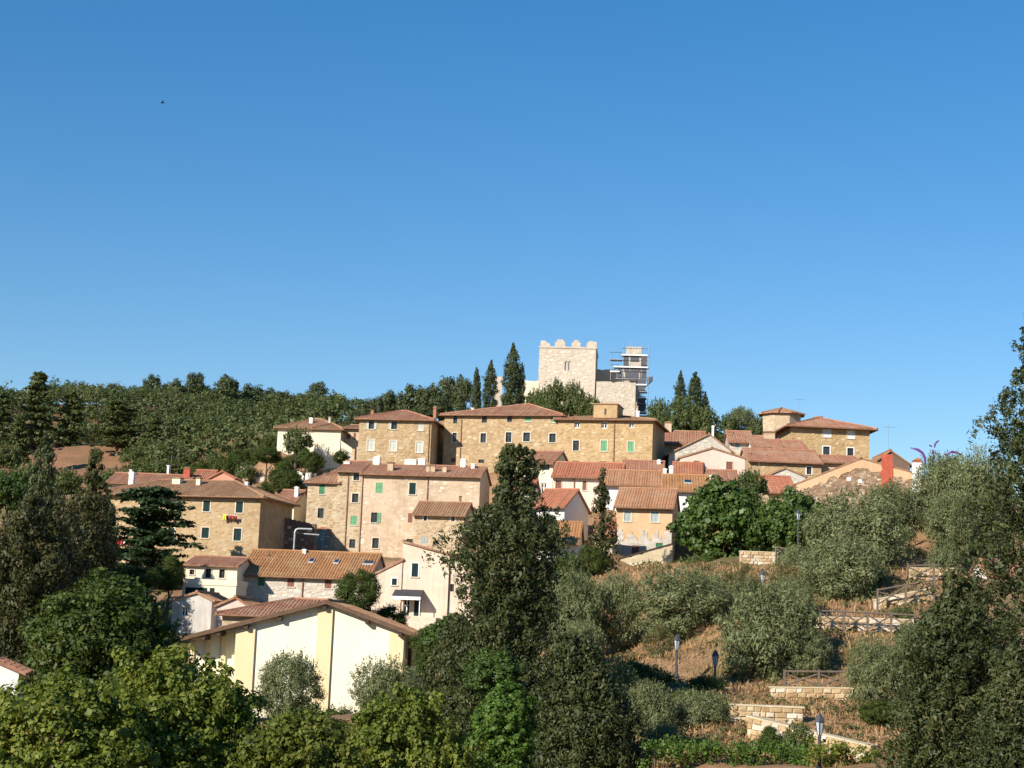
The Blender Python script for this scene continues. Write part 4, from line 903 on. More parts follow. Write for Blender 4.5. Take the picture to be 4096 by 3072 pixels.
plain_block('garden_wall', 'shaded wall filling the lane between farmhouse and tall houses', (1130,2068), (1262,2100), 172, 2240, 0.8, 'brown_shade_plaster', 4, stones=20, smat='dark_rubble', seed=24)
plain_block('garden_wall', 'rubble wall climbing to the right below the orange house', (2478,2240), (2690,2180), 150, 2330, 0.8, 'terrace_stone', 4, stones=110, cap='dark_wood', seed=25)
plain_block('garden_wall', 'low white kerb of wall beneath the orange house among the shrubs', (2400,2300), (2478,2300), 146, 2340, 0.6, 'white_plaster', 0, seed=26)

# ------------------------------------------------------------------ hillside walls and timber fences
def block_wall(name, label, p0, p1, h0, h1, th=0.5, course=0.25, mat='terrace_stone'):
    """p0,p1 world points of the top edge; individually laid blocks on the face towards the valley"""
    p0, p1 = np.array(p0), np.array(p1); d = p1-p0; L = math.hypot(d[0], d[1]); rz = math.atan2(d[1], d[0]); r = random.Random(int(abs(p0[0])*10))
    root = empty(name, (p0[0], p0[1], p0[2]-h0), rz, label, 'wall')
    z = lambda u: h0 + d[2]*u/L
    lo = lambda u: h0-h0 + (h0+d[2]-h1)*u/L
    core = MB().prism([(0,0.06,lo(0)-1.0), (L,0.06,lo(L)-1.0), (L,0.06,z(L)), (0,0.06,z(0))], (0, th, 0)).build('core', mat, root)
    slope = d[2]/L; n = 0
    rows_ = int(max(h0, h1)/course)+1
    for k in range(rows_):
        u = r.uniform(-0.3, 0)
        while u < L:
            w = r.uniform(0.28, 0.65); c0 = max(u, 0); c1 = min(u+w, L); u += w
            if c1-c0 < 0.15: continue
            uc = (c0+c1)/2; zc = z(uc)-(k+0.5)*course
            if zc-course/2 < lo(uc)-0.4: continue
            n += 1
            if n > 300: break
            o = bpy.data.objects.new('stone', stone_mesh('pale_rubble' if r.random() < 0.35 else 'rubble', r.randrange(5))); link(o, core)
            o.location = (uc, 0.06, zc); o.scale = (c1-c0-0.03, r.uniform(0.06, 0.11), course*0.93); o.rotation_euler = (0, -math.atan(slope), 0)
    cap = MB().prism([(-.05,0.0,z(0)+0.002), (L+.05,0.0,z(L)+0.002), (L+.05,0.0,z(L)+0.08), (-.05,0.0,z(0)+0.08)], (0, th+0.1, 0)).build('coping', 'terrace_stone', root)
    return root
def fence(label, p0, p1, bays, h=1.05):
    p0, p1 = np.array(p0), np.array(p1); d = p1-p0; L = math.hypot(d[0], d[1]); rz = math.atan2(d[1], d[0]); s = d[2]
    root = empty('timber_fence', p0, rz, label, 'fence')
    zz = lambda u: s*u/L
    for i in range(bays+1):
        u = L*i/bays; MB().box(u-0.06, u+0.06, -0.06, 0.06, zz(u)-0.5, zz(u)+h+0.06).build('post', 'fence_wood', root)
    for i in range(bays):
        u0, u1 = L*i/bays+0.06, L*(i+1)/bays-0.06
        MB().tube([(u0, 0, zz(u0)+h-0.03), (u1, 0, zz(u1)+h-0.03)], 0.06, 6).build('top_rail', 'fence_wood', root)
        MB().tube([(u0, -0.03, zz(u0)+0.12), (u1, -0.03, zz(u1)+h-0.16)], 0.05, 6).build('cross_brace', 'fence_wood', root)
        MB().tube([(u0, 0.03, zz(u0)+h-0.16), (u1, 0.03, zz(u1)+0.12)], 0.05, 6).build('cross_brace', 'fence_wood', root)
    return root
for l_, a_, b_, h0_, h1_ in WALLS: block_wall('terrace_wall', l_, at(*a_), at(*b_), h0_, h1_)
fence('highest timber fence, just right of the terrace wall by the fig tree', at(3104,2240,132.4), at(3230,2262,130.5), 2)
fence('level timber fence with a diamond brace at the upper right, near the tall conifer', at(3632,2322,116), at(3840,2318,116), 2)
fence('timber fence climbing to the right in front of the conifer', at(3510,2424,108), at(3735,2384,108), 2)
fence('long timber fence with crossed braces in the middle of the olive slope', at(3280,2512,100), at(3660,2530,100), 4)
fence('lowest timber fence, standing on a pale stone wall', at(3137,2750,88.3), at(3412,2752,88.3), 2, h=0.86)
# concrete pipe mouth
c = at(2912, 2455, 110); root = empty('concrete_pipe', c, 0.4, 'short concrete drain pipe mouth lying in the dry grass between olives', 'pipe')
MB().tube([(0,-0.5,0), (0,0.8,0)], 0.42, 14, cap=False).build('outer_ring', 'concrete', root); MB().tube([(0,-0.49,0), (0,0.8,0)], 0.32, 14).build('bore', 'dark_frame', root)

# ------------------------------------------------------------------ street lamps
def lantern(label, x, ytop, ybase, D, style='old'):
    t, b = at(x, ytop, D), at(x, ybase, D); h = t[2]-b[2]; root = empty('street_lamp', (t[0], t[1], b[2]), 0.3, label, 'street lamp', 'lantern lamps on the olive slope')
    MB().lathe([(0.17,-0.3), (0.17,0.0), (0.15,0.35), (0.09,0.45), (0.075,0.9), (0.06,h-1.0), (0.09,h-0.95), (0.05,h-0.85)], 8).build('post', 'lamp_iron', root)
    l = MB().lathe([(0.09,h-0.85), (0.17,h-0.35)], 6).build('lantern_glass', 'lamp_glass', root)
    mb = MB()
    for k in range(6):
        a = math.pi/3*k; mb.tube([(0.095*math.cos(a),0.095*math.sin(a),h-0.86), (0.18*math.cos(a),0.18*math.sin(a),h-0.34)], 0.018, 4)
    mb.build('lantern_frame', 'lamp_iron', root)
    c = MB().lathe([(0.22,h-0.35), (0.20,h-0.28), (0.10,h-0.10), (0.05,h-0.05), (0.03,h)], 6).build('lantern_roof', 'lamp_iron', root)
lantern('lantern lamp standing in front of the olives on a stone ledge, left of the others', 2709, 2536, 2725, 95)
lantern('lantern lamp whose post is hidden by an olive in mid slope', 2862, 2598, 2800, 92)
lantern('lantern lamp above the dry scrub in the upper middle of the slope', 3052, 2278, 2440, 112)
lantern('nearest and largest lantern lamp, by the stone ramp wall at the bottom', 3279, 2850, 3110, 66)
lantern('highest lantern lamp, in front of the dark fig tree', 3194, 2036, 2215, 134)
lantern('lantern lamp half covered by the conifer beside the long timber fence', 3641, 2486, 2660, 96)
# modern lamp by the garden wall
t, b = at(1110, 1884, 200), at(1105, 1975, 200); root = empty('street_lamp', b, 0, 'slender grey street lamp with one flat head above the garden wall', 'street lamp')
h = t[2]-b[2]
MB().tube([(0,0,-1), (0,0,h*0.85), (0.25,0,h)], [0.07,0.05,0.04], 6).build('pole', 'zinc', root); MB().box(0.2, 0.95, -0.14, 0.14, h-0.06, h+0.06).build('lamp_head', 'white_paint', root)
# bent pipe over the lane
b = at(1174, 2225, 163); t = at(1178, 2114, 163); e = at(1248, 2116, 163); h = t[2]-b[2]; root = empty('bent_pipe', b, 0, 'grey steel pipe bent over at the top beside the shaded lane', 'pipe')
MB().tube([(0,0,-0.6), (0,0,h-0.35), (0.1,0,h-0.1), (0.35,0,h), (e[0]-b[0],0,h)], 0.09, 8).build('pipe', 'zinc', root)
a = at(1215, 2135, 163); MB().tube([(a[0]-b[0],0,a[2]-b[2]), (a[0]-b[0]+1.5,0,a[2]-b[2]-0.05)], 0.07, 6).build('side_arm', 'zinc', root)

# ------------------------------------------------------------------ antennas, laundry, sculpture, bird
def antenna(label, x, y0, y1, D, n=4, w=0.5):
    t, b = at(x, y0, D), at(x, y1, D); h = t[2]-b[2]; root = empty('antenna', b, random.uniform(-.6, .6), label, 'antenna')
    MB().tube([(0,0,-0.6), (0,0,h)], 0.018, 5).build('mast', 'steel_tube', root)
    MB().tube([(-w,0,h*0.86), (w*1.4,0,h*0.86)], 0.012, 4).build('boom', 'steel_tube', root)
    for i in range(n):
        u = -w+2.3*w*i/(n-1); MB().tube([(u,-0.35,h*0.86), (u,0.35,h*0.86)], 0.014, 4).build('element', 'steel_tube', root)
antenna('thin antenna standing above the turret roof', 3195, 1592, 1640, 206)
antenna('tall thin mast antenna against the sky right of the big golden house', 3553, 1692, 1812, 178, 5, 0.5)
antenna('antenna on the low house roof behind the farmhouse, left one', 622, 1842, 1895, 186)
antenna('antenna on the low house roof behind the farmhouse, right one', 682, 1818, 1892, 188, 5, 0.7)
antenna('thin pole antenna in front of the low ochre stone house', 3036, 1812, 1890, 180, 3, 0.3)
antenna('little antenna on the roof of the pale-shuttered house', 1512, 1622, 1650, 192, 3, 0.3)
fA = [h for h in HOUSES if h['name'] == 'farmhouse'][0]['fr']
def laundry(label, items, line):
    u0, w0 = fA.loc(line[0], line[1]); u1, w1 = fA.loc(line[2], line[3])
    root = empty('laundry_line', fA.world(0, 0, 0), -fA.psi, label, 'laundry')
    MB().tube([(u0,-0.45,w0), (u1,-0.45,w1)], 0.012, 4).build('line', 'white_paint', root)
    for u in (u0, u1): MB().tube([(u,-0.47,w0 if u == u0 else w1), (u,0,w0 if u == u0 else w1)], 0.015, 4).build('bracket', 'steel_dark', root)
    for x0, x1, y0, y1, mt in items:
        a, b, c, d = fA.rect(x0, y0, x1, y1); n = 6
        mb = MB(); top = [(a+(b-a)*i/n, -0.45+0.03*math.sin(i*1.9), d) for i in range(n+1)]; bot = [(a+(b-a)*(0.5+(i/n-0.5)*0.85), -0.45+0.09*math.sin(i*1.9+0.5), c+0.06*math.sin(i*2.3)) for i in range(n+1)]
        mb.v = top+bot+[(x, y+0.02, z) for x, y, z in top+bot]; k = n+1
        mb.f = [(i+k, i+k+1, i+1, i) for i in range(n)]+[(i+2*k, i+2*k+1, i+3*k+1, i+3*k) for i in range(n)]
        mb.build('garment', mt, root)
laundry('washing line with yellow, black and red clothes below an upper window of the farmhouse', [(897,911,2058,2082,'cloth_yellow'), (911,921,2064,2080,'cloth_black'), (922,938,2064,2078,'cloth_red'), (937,948,2066,2084,'cloth_brown'), (948,956,2066,2078,'cloth_red')], (893,2057,960,2064))
laundry('washing line with orange, red and white cloths seen through the cedar', [(456,472,2150,2180,'cloth_orange'), (474,498,2152,2178,'cloth_red'), (500,516,2154,2176,'cloth_white'), (538,552,2160,2200,'cloth_red'), (553,566,2160,2200,'cloth_white'), (545,553,2110,2140,'cloth_white')], (450,2148,580,2158))
b = at(3735, 1850, 158); root = empty('purple_sculpture', (b[0], b[1], b[2]-1.0), 0, 'purple decoration of curved arching arms against the sky behind the olives', 'decoration')
def arm(pts, r):
    P = [at(x, y, 158)-np.array((b[0], b[1], b[2]-1.0)) for x, y in pts]
    MB().tube(P, [0.06]+[r]*(len(P)-2)+[0.05], 6).build('arm', 'purple_paint', root, smooth=True)
arm([(3702,1872), (3700,1832), (3690,1812), (3672,1799), (3642,1791)], 0.13); arm([(3728,1872), (3734,1830), (3733,1812), (3730,1798)], 0.13)
arm([(3738,1790), (3740,1776), (3748,1767), (3756,1762)], 0.10); arm([(3716,1780), (3724,1784), (3728,1786)], 0.09); arm([(3790,1872), (3788,1816), (3808,1807), (3830,1811), (3845,1820)], 0.13)
MB().lathe([(0.5,-1.2), (0.4,0.2), (0.35,0.4)], 10).build('plinth', 'concrete', root)
c = at(3668, 1880, 164); root = empty('chimney_stack', c, 0, 'white chimney stack with a brick hood at the right end of the ruined gable', 'chimney')
MB().box(-0.4, 0.4, -0.3, 0.4, -2.2, 0.7).build('stack', 'white_plaster', root); MB().prism([(-.45,-.35,.9), (.45,-.35,.9), (0,-.35,1.2)], (0,.8,0)).build('hood', 'brick_red', root); MB().box(-0.36, 0.36, -0.26, 0.36, 0.702, 0.9).build('neck', 'brick_red', root)
c = at(650, 412, 120); root = empty('bird', c, 0.5, 'tiny dark bird high in the blue sky', 'bird')
MB().tube([(-0.16,0,0), (-0.05,0,0.01), (0.08,0,0.02), (0.17,0,0.03)], [0.01,0.045,0.035,0.008], 6).build('body', 'bird_black', root)
for s in (-1, 1): MB().prism([(-0.05,0,0.02), (0.06,0,0.02), (0.0,s*0.22,0.12), (-0.08,s*0.3,0.10)][::s], (0,0,0.012)).build('wing', 'bird_black', root)
# ------------------------------------------------------------------ foliage
def leaf_geo(P, Nn, size, aspect=0.6, fold=0.25, up=None, rg=rng):
    """one folded rhombic leaf per point; Nn = leaf facing"""
    n = len(P); size = np.broadcast_to(np.asarray(size, float), (n,))
    Nn = Nn/(np.linalg.norm(Nn, axis=1, keepdims=True)+1e-9)
    a = rg.normal(size=(n, 3)) if up is None else up + 0.45*rg.normal(size=(n, 3))
    a -= (a*Nn).sum(1, keepdims=True)*Nn; a /= np.linalg.norm(a, axis=1, keepdims=True)+1e-9
    b = np.cross(Nn, a)
    l = (size*np.clip(rg.lognormal(-0.06, 0.36, n), 0.45, 2.0))[:, None]; w = l*aspect; f = l*fold*rg.uniform(0, 1, (n, 1))
    V = np.stack([P-a*l/2, P+b*w/2+Nn*f*0.5+a*l*0.08, P+a*l/2, P-b*w/2+Nn*f*0.5+a*l*0.08], 1).reshape(-1, 3)
    k = np.arange(n)*4
    return V, np.concatenate([np.stack([k, k+1, k+2], 1), np.stack([k, k+2, k+3], 1)])
def unit(n, rg=rng):
    d = rg.normal(size=(n, 3)); return d/np.linalg.norm(d, axis=1, keepdims=True)
def clump_points(C, R, n, flat=0.8, shell=0.45, rg=rng):
    """n leaves around every clump centre, most of them near the clump's surface"""
    m = len(C); d = unit(m*n, rg); r = rg.uniform(0, 1, m*n)**shell
    Rr = np.repeat(np.broadcast_to(R, (m,)), n)
    P = np.repeat(C, n, 0) + d*(r*Rr)[:, None]*np.array([1, 1, flat])
    return P, d
def finish(name, V, Fq, mat): return np_mesh(name, V, Fq, mat)
def crown_broad(name, w, h, mat, clumps, per, leaf, cr=0.17, aspect=0.65, seed=1, lump=0.25, core=True, top=0.15, fill=0.42, rag=0.06, shoots=0, slen=0.14):
    rg = np.random.default_rng(seed)
    d = unit(clumps, rg); rr = (fill+(1-fill)*rg.uniform(0, 1, clumps)**0.6)*(1+rag*rg.normal(size=clumps))
    big = unit(6, rg); bump_ = 1+lump*np.max(d@big.T, axis=1)-lump*0.7
    C = d*(rr*bump_)[:, None]*np.array([w/2*(1-cr), w/2*(1-cr), h/2*(1-cr)]) + np.array([0, 0, h/2])
    C[:, 2] = np.maximum(C[:, 2], h*0.06)
    R = w*cr*rg.uniform(0.55, 1.15, clumps)
    P, dd = clump_points(C, R, per, 0.75, 0.5, rg)
    outw = P-np.array([0, 0, h*0.4]); outw /= np.linalg.norm(outw, axis=1, keepdims=True)
    nn = dd*1.0+outw*0.4+rg.normal(size=P.shape)*0.42+np.array([0, 0, 0.3])
    if shoots:                                        # single twigs reaching out of the crown
        sd = unit(shoots*2, rg); sd = sd[sd[:, 2] > -0.15][:shoots]; ns = len(sd); k = 13
        ell = np.array([w/2, w/2, h/2]); S0 = sd*ell*0.74+np.array([0, 0, h/2]); dr = sd*0.6+rg.normal(size=sd.shape)*0.3+np.array([0, 0, 0.75]); dr /= np.linalg.norm(dr, axis=1, keepdims=True)
        ln = w*slen*rg.uniform(0.5, 1.5, ns); t = np.tile(np.linspace(0, 1, k), ns)[:, None]
        Ps = np.repeat(S0, k, 0)+np.repeat(dr*ln[:, None], k, 0)*t+rg.normal(size=(ns*k, 3))*leaf*0.55*(1.1-t)
        P = np.concatenate([P, Ps]); nn = np.concatenate([nn, rg.normal(size=Ps.shape)+np.array([0, -0.3, 0.5])])
    V, Fq = leaf_geo(P, nn, leaf, aspect, rg=rg)
    return finish(name, V, Fq, mat)
def crown_profile(name, prof, mat, clumps, per, leaf, cr=0.5, aspect=0.45, seed=1, upw=0.6, inner=0.45, jag=0.25, ysq=1.0):
    """conifer: prof = [(z, half width left, half width right)], tufted sprays pointing up and out"""
    rg = np.random.default_rng(seed); z = np.array([p[0] for p in prof]); lw = np.array([p[1] for p in prof]); rw = np.array([p[2] for p in prof])
    zz = np.linspace(z[0], z[-1], 400); wz = np.interp(zz, z, lw+rw)+0.05; cdf = np.cumsum(wz); cdf /= cdf[-1]
    zc = np.interp(rg.uniform(0, 1, clumps), cdf, zz); th = rg.uniform(0, 2*math.pi, clumps)
    c, s = np.cos(th), np.sin(th); L = np.interp(zc, z, lw); Rr = np.interp(zc, z, rw)
    sh_ = np.maximum(0.25, 1-0.5*cr/np.maximum(np.maximum(L, Rr), 0.05)); L = L*sh_; Rr = Rr*sh_
    rx = np.where(c < 0, L, Rr); ry = (L+Rr)/2*ysq
    ctr = 0.0
    k = inner*0.6+(1-inner*0.6)*rg.uniform(0, 1, clumps)**0.55; k *= 1+jag*rg.normal(size=clumps)*0.5
    C = np.stack([c*rx*k, s*ry*k, zc], 1)
    R = cr*rg.uniform(0.5, 1.25, clumps)*np.clip((L+Rr)/(0.5*np.max(lw+rw)), 0.45, 1.1)
    P, dd = clump_points(C, R, per, 1.25, 0.5, rg)
    out = np.stack([P[:, 0], P[:, 1], 0*P[:, 0]], 1); out /= np.linalg.norm(out, axis=1, keepdims=True)+1e-6
    up = out*(1-upw)+np.array([0, 0, upw])
    nn = dd*1.2+out*0.4+rg.normal(size=P.shape)*0.35
    V, Fq = leaf_geo(P, nn, leaf, aspect, up=up, rg=rg)
    return finish(name, V, Fq, mat)
def crown_layered(name, w, h, mat, layers, per_layer, pads, leaf, seed=1, cone=0.65, thick=0.05, aspect=0.5):
    """cedar / pine: flat pads of needles on horizontal boughs"""
    rg = np.random.default_rng(seed); Cs, Rs = [], []
    for i in range(layers*per_layer):
        t = (i+rg.random())/(layers*per_layer); t = (math.floor(t*layers)+0.75*rg.random())/layers; z = h*(0.06+0.92*t); rad = w/2*((1-t)**cone*0.95+0.10)*(0.8+0.35*rg.random())
        a = rg.uniform(0, 2*math.pi); ln = rad*rg.uniform(0.6, 1.08); dr = rg.uniform(-0.12, 0.10)
        for p in range(pads):
            q = (p+0.7)/pads; Cs.append((math.cos(a)*ln*q+rg.normal()*0.12, math.sin(a)*ln*q+rg.normal()*0.12, z+dr*ln*q+rg.normal()*h*0.012)); Rs.append(w*0.085*(0.6+0.7*rg.random())*(1.15-0.4*q))
    Cs, Rs = np.array(Cs), np.array(Rs)
    n = 40
    P, dd = clump_points(Cs, Rs, n, 0.28, 0.5, rg)
    nn = dd*0.4+np.array([0, 0, 0.8])+rg.normal(size=P.shape)*0.5
    V, Fq = leaf_geo(P, nn, leaf, aspect, rg=rg)
    return finish(name, V, Fq, mat)

def trunk_mesh(h, r, top, spread, mat, limbs=4, seed=0):
    rg = random.Random(seed); mb = MB()
    pts = [(0,0,-0.4), (rg.uniform(-.05,.05)*h*.2, rg.uniform(-.05,.05)*h*.2, h*0.4), (rg.uniform(-.1,.1)*h*.2, rg.uniform(-.1,.1)*h*.2, h*0.8), (0, 0, top)]
    mb.tube(pts, [r*1.25, r*0.95, r*0.7, r*0.2], 8)
    for k in range(limbs):
        a = 2*math.pi*k/max(limbs, 1)+rg.uniform(-.4, .4); z0 = h*rg.uniform(0.6, 0.95); L = spread*rg.uniform(0.55, 0.85)
        e = (math.cos(a)*L, math.sin(a)*L, z0+(top-z0)*rg.uniform(0.35, 0.8))
        mb.tube([(0,0,z0), (e[0]*.5, e[1]*.5, z0+(e[2]-z0)*0.42), e], [r*0.55, r*0.35, r*0.08], 6)
    return mesh_from('trunk', mb.v, mb.f, mat)
NT = [0]
def tree(name, label, mesh, dims, bbox, D, cat='tree', group=None, bark='bark', depth=None, rot=None, base=None, limbs=4, minh=0.0, dD=0.0):
    """place a crown mesh (design size dims = w,h) so that it fills the photo box bbox at distance D"""
    NT[0] += 1; x0, y0, x1, y1 = bbox; px_ = 0.015*(x1-x0); x0 -= px_; x1 += px_; y0 -= 0.03*(y1-y0); xc = (x0+x1)/2; m = mpp(D)
    w = (x1-x0)*m; h = (y1-y0)*m; lo = at(xc, y1, D); X, Y, Zc = lo
    g = gz(X, Y) if base is None else base
    g = min(g, Zc+0.2*h)
    root = empty(name, (X, Y, g), 0, label, cat, group)
    o = obj('crown', mesh, root, (0, 0, Zc-g)); o.scale = (w/dims[0], (w if depth is None else depth)/dims[0], h/dims[1]); o.rotation_euler = (0, 0, random.uniform(0, 6.28) if rot is None else rot)
    if limbs >= 0:
        hh = max(Zc-g, 0.3); r = max(0.08, 0.028*(h+hh)); obj('trunk', trunk_mesh(hh, r, max(Zc-g+h*0.62, hh+0.1), w*0.35, bark, limbs, NT[0]), root)
    return root

# --- far wooded hill: reads as one mass
def woods():
    rg = np.random.default_rng(5); n = 9500
    D = rg.uniform(0, 1, n)**0.8*350+228; x = rg.uniform(-700, 2000, n)
    keep = []
    R = np.array([ray(a, 1600) for a in x]); X = R[:, 0]*D; Y = D; Z = terrain_z(X, Y)
    py = 2480-(Z*6700/D)   # rough picture height
    ok = ~((D < 345) & (x < 560)) & ~((D < 300) & (x > 1050))
    ok &= ~((x > 1450) & (D < 300)) & ~((D < 300) & (x < 640)); ok |= (D < 300) & (x > 700) & (x < 1400)
    X, Y, Z = X[ok], Y[ok], Z[ok]; w = 2.2+5.0*rg.random(len(X))**2; hh = rg.uniform(4.0, 6.5, len(X))+0.45*w*(1+0.25*(rg.random(len(X)) > 0.93))
    best = np.full(400, -1e9); order = np.argsort(Y); keep = np.zeros(len(X), bool)
    for i in order:                                   # leave out trees wholly hidden behind nearer ones
        e = (Z[i]+hh[i])/Y[i]; b0 = int(np.clip((X[i]-w[i]/2)/Y[i]*400+200, 0, 399)); b1 = int(np.clip((X[i]+w[i]/2)/Y[i]*400+200, 0, 399))
        if e > best[b0:b1+1].min()-0.003: keep[i] = True; best[b0:b1+1] = np.maximum(best[b0:b1+1], e-0.004)
    X, Y, Z, w, hh = X[keep], Y[keep], Z[keep], w[keep], hh[keep]; m = len(X); print('woods trees', m)
    CC, RR = [], []
    nc = 9
    d = unit(m*nc, rg); d[:, 2] = np.abs(d[:, 2])*1.0-0.2
    C = np.repeat(np.stack([X, Y, Z+hh*0.44], 1), nc, 0)+d*np.repeat(np.stack([w*0.42, w*0.42, hh*0.42], 1), nc, 0)*rg.uniform(0.5, 1, (m*nc, 1))
    P, dd = clump_points(C, np.repeat(w*0.22, nc), 12, 0.8, 0.4, rg)
    nn = dd*0.8+rg.normal(size=P.shape)*0.4+np.array([0, -0.1, 0.5])
    V, Fq = leaf_geo(P, nn, 0.60, 0.6, rg=rg)
    return tag(obj('woods', np_mesh('woods', V, Fq, 'leaf_wood')), 'dense pine and oak wood covering the far hill on the left', 'woods', kind='stuff')
woods()

# --- crown templates
T_pine = [crown_layered('pine_crown', 8, 10, 'leaf_pine', 9, 12, 3, 0.50, 31+k, 0.55) for k in range(3)]
T_oak = [crown_broad('oak_crown', 8, 7, 'leaf_cypress', 60, 90, 0.42, 0.17, seed=41+k) for k in range(2)]
T_shrub = [crown_broad('shrub_crown', 5, 4, 'leaf_shrub', 60, 90, 0.22, 0.16, seed=51+k, lump=0.35, shoots=90, slen=0.14) for k in range(2)]
T_cyp = [crown_profile('cypress_crown', [(0, .9, .9), (1.5, 1.25, 1.2), (4, 1.35, 1.35), (7, 1.05, 1.0), (9, .5, .6), (10.0, .06, .06)], 'leaf_cypress', 260, 40, 0.26, 0.42, 0.35, 61+k, 0.85, 0.5) for k in range(2)]
T_olive = [crown_broad('olive_crown', 7, 6, 'leaf_olive', 170, 145, 0.20, 0.125, 0.34, 71+k, 0.35, fill=0.4, rag=0.08, shoots=260, slen=0.105) for k in range(3)]
T_deep = [crown_broad('broadleaf_crown', 7, 6, 'leaf_deep', 150, 190, 0.17, 0.13, 0.6, 81+k, 0.35, shoots=120, slen=0.11) for k in range(2)]
T_fig = [crown_broad('fig_crown', 9, 8, 'leaf_fig', 190, 100, 0.32, 0.11, 0.75, 91+k, 0.25) for k in range(2)]

# --- individual trees at the edge of the far wood
gpn = 'tall pines above the red meadow'
tree('pine_tree', 'tallest pine on the skyline at the far left', T_pine[0], (8,10), (50,1488,222,1800), 318, group=gpn, limbs=3)
tree('pine_tree', 'dark spreading pine right of the tallest one, over the red meadow', T_pine[1], (8,10), (205,1560,352,1800), 322, group=gpn, limbs=3)
tree('pine_tree', 'broad pine with a bare pale trunk at the right end of the meadow', T_pine[2], (8,10), (360,1600,575,1800), 316, group=gpn, bark='bark_grey', limbs=3)
tree('pine_tree', 'narrow pine right of the pine with the bare trunk', T_pine[0], (8,10), (548,1650,662,1840), 312, group=gpn, limbs=3)
tree('pine_tree', 'low layered pine standing above the antennas', T_pine[1], (8,10), (655,1700,800,1880), 300, group=gpn, limbs=3)
tree('pine_tree', 'pine cut by the left edge below the skyline', T_pine[2], (8,10), (-90,1560,60,1790), 312, group=gpn, limbs=3)
tree('pine_tree', 'shaggy pine low on the left, left of the meadow shadows', T_pine[1], (8,10), (10,1660,130,1860), 300, group=gpn, limbs=3)
tree('shrub', 'round green bush alone on the red meadow', T_shrub[0], (5,4), (352,1792,412,1856), 290, 'shrub', limbs=1)
for lab, b, D in [('dark green bush at the left end of the red meadow', (-60,1770,70,1930), 282), ('green bush low on the red meadow, left', (20,1860,170,1990), 262), ('green bush low on the red meadow, middle', (190,1880,330,2000), 258), ('green bush low on the red meadow, right', (330,1895,470,2010), 254), ('bush under the broad pine with the bare trunk', (470,1790,580,1880), 296)]:
    tree('shrub', lab, T_shrub[len(lab) % 2], (5,4), b, D, 'shrub', limbs=1)
gs = 'dark bumps of trees on the far skyline'
for k, (x, y, w) in enumerate([(600,1492,90), (690,1508,110), (780,1482,90), (905,1490,110), (1000,1530,120), (1090,1545,100), (1265,1520,90), (1340,1565,110), (450,1528,60), (360,1535,50), (280,1530,50)]):
    tree('oak_tree', 'dark tree breaking the far skyline of the wooded hill, '+['fourth','fifth','sixth','seventh','eighth','ninth','tenth','eleventh','third','second','first'][k]+' from left', T_oak[k % 2], (8,7), (x-w/2, y, x+w/2, y+w*1.1), 500+10*(k % 3), group=gs, limbs=2)
go = 'dark holm oaks left of the castle cypresses'
for k, (x0, y0, x1, y1) in enumerate([(1420,1590,1540,1690), (1500,1555,1610,1670), (1570,1530,1700,1680), (1650,1525,1770,1670), (1740,1495,1850,1650), (1800,1490,1895,1640), (1700,1580,1830,1690), (1600,1620,1730,1710), (1480,1640,1600,1720), (1380,1640,1470,1720), (1800,1600,1890,1700)]):
    tree('holm_oak', ['lowest-left crown', 'second skyline crown', 'third skyline crown', 'fourth skyline crown', 'fifth skyline crown', 'skyline crown nearest the cypresses', 'front crown above the palazzo', 'front crown above the pale-shuttered house', 'low front crown left', 'leftmost front crown', 'front crown under the cypresses'][k]+' of the dark holm oaks left of the castle', T_oak[k % 2], (8,7), (x0,y0,x1,y1), 248-2*k, group=go, limbs=3)
# --- castle cypresses
for lab, b in [('short pointed cypress at the left of the castle group', (1878,1462,1922,1660)), ('slim twin-tipped cypress left of the tallest one', (1922,1440,1992,1670)), ('tallest broad cypress next to the castle tower', (1996,1372,2088,1670)), ('thin cypress spire touching the right of the tallest one', (2062,1450,2102,1640)),
               ('small low cypress in front of the short pointed one', (1895,1540,1925,1690)), ('small cypress at the foot of the tallest one', (2008,1540,2058,1680))]:
    tree('cypress_tree', lab, T_cyp[len(lab) % 2], (2.7,10), b, 223, limbs=0)
for lab, b, t in [('left dark column of the cypress pair right of the castle', (2690,1482,2748,1690), 0), ('right dark column of the cypress pair right of the castle', (2742,1480,2816,1690), 1), ('stunted cypress right of the column pair', (2796,1566,2842,1720), 0)]:
    tree('cypress_tree', lab, T_cyp[t], (2.7,10), b, 224, limbs=0)
gb = 'shrubs below the castle'
for k, b in enumerate([(2090,1560,2220,1680), (2160,1525,2280,1690), (2240,1530,2340,1690), (2300,1580,2400,1690), (2120,1600,2260,1710), (2330,1610,2440,1700)]):
    tree('shrub', 'yellow-green shrub at the foot of the castle tower, '+['leftmost','second','third','fourth','front left one','rightmost'][k], T_shrub[k % 2], (5,4), b, 219-k, 'shrub', gb, limbs=1)
gb2 = 'shrubs behind the right-hand roofs'
for k, b in enumerate([(2580,1600,2680,1740), (2660,1590,2800,1760), (2760,1630,2880,1770), (2860,1660,2960,1780), (2990,1670,3080,1770), (2600,1650,2720,1780)]):
    tree('shrub', 'green shrub on the bank behind the upper right roofs, '+['leftmost','below the cypress pair','third','fourth','rightmost','front left one'][k], T_shrub[k % 2], (5,4), b, 214-k, 'shrub', gb2, limbs=1)
tree('olive_tree', 'thin grey olive against the sky left of the turret', T_olive[0], (7,6), (2900,1625,3030,1760), 213, limbs=3)
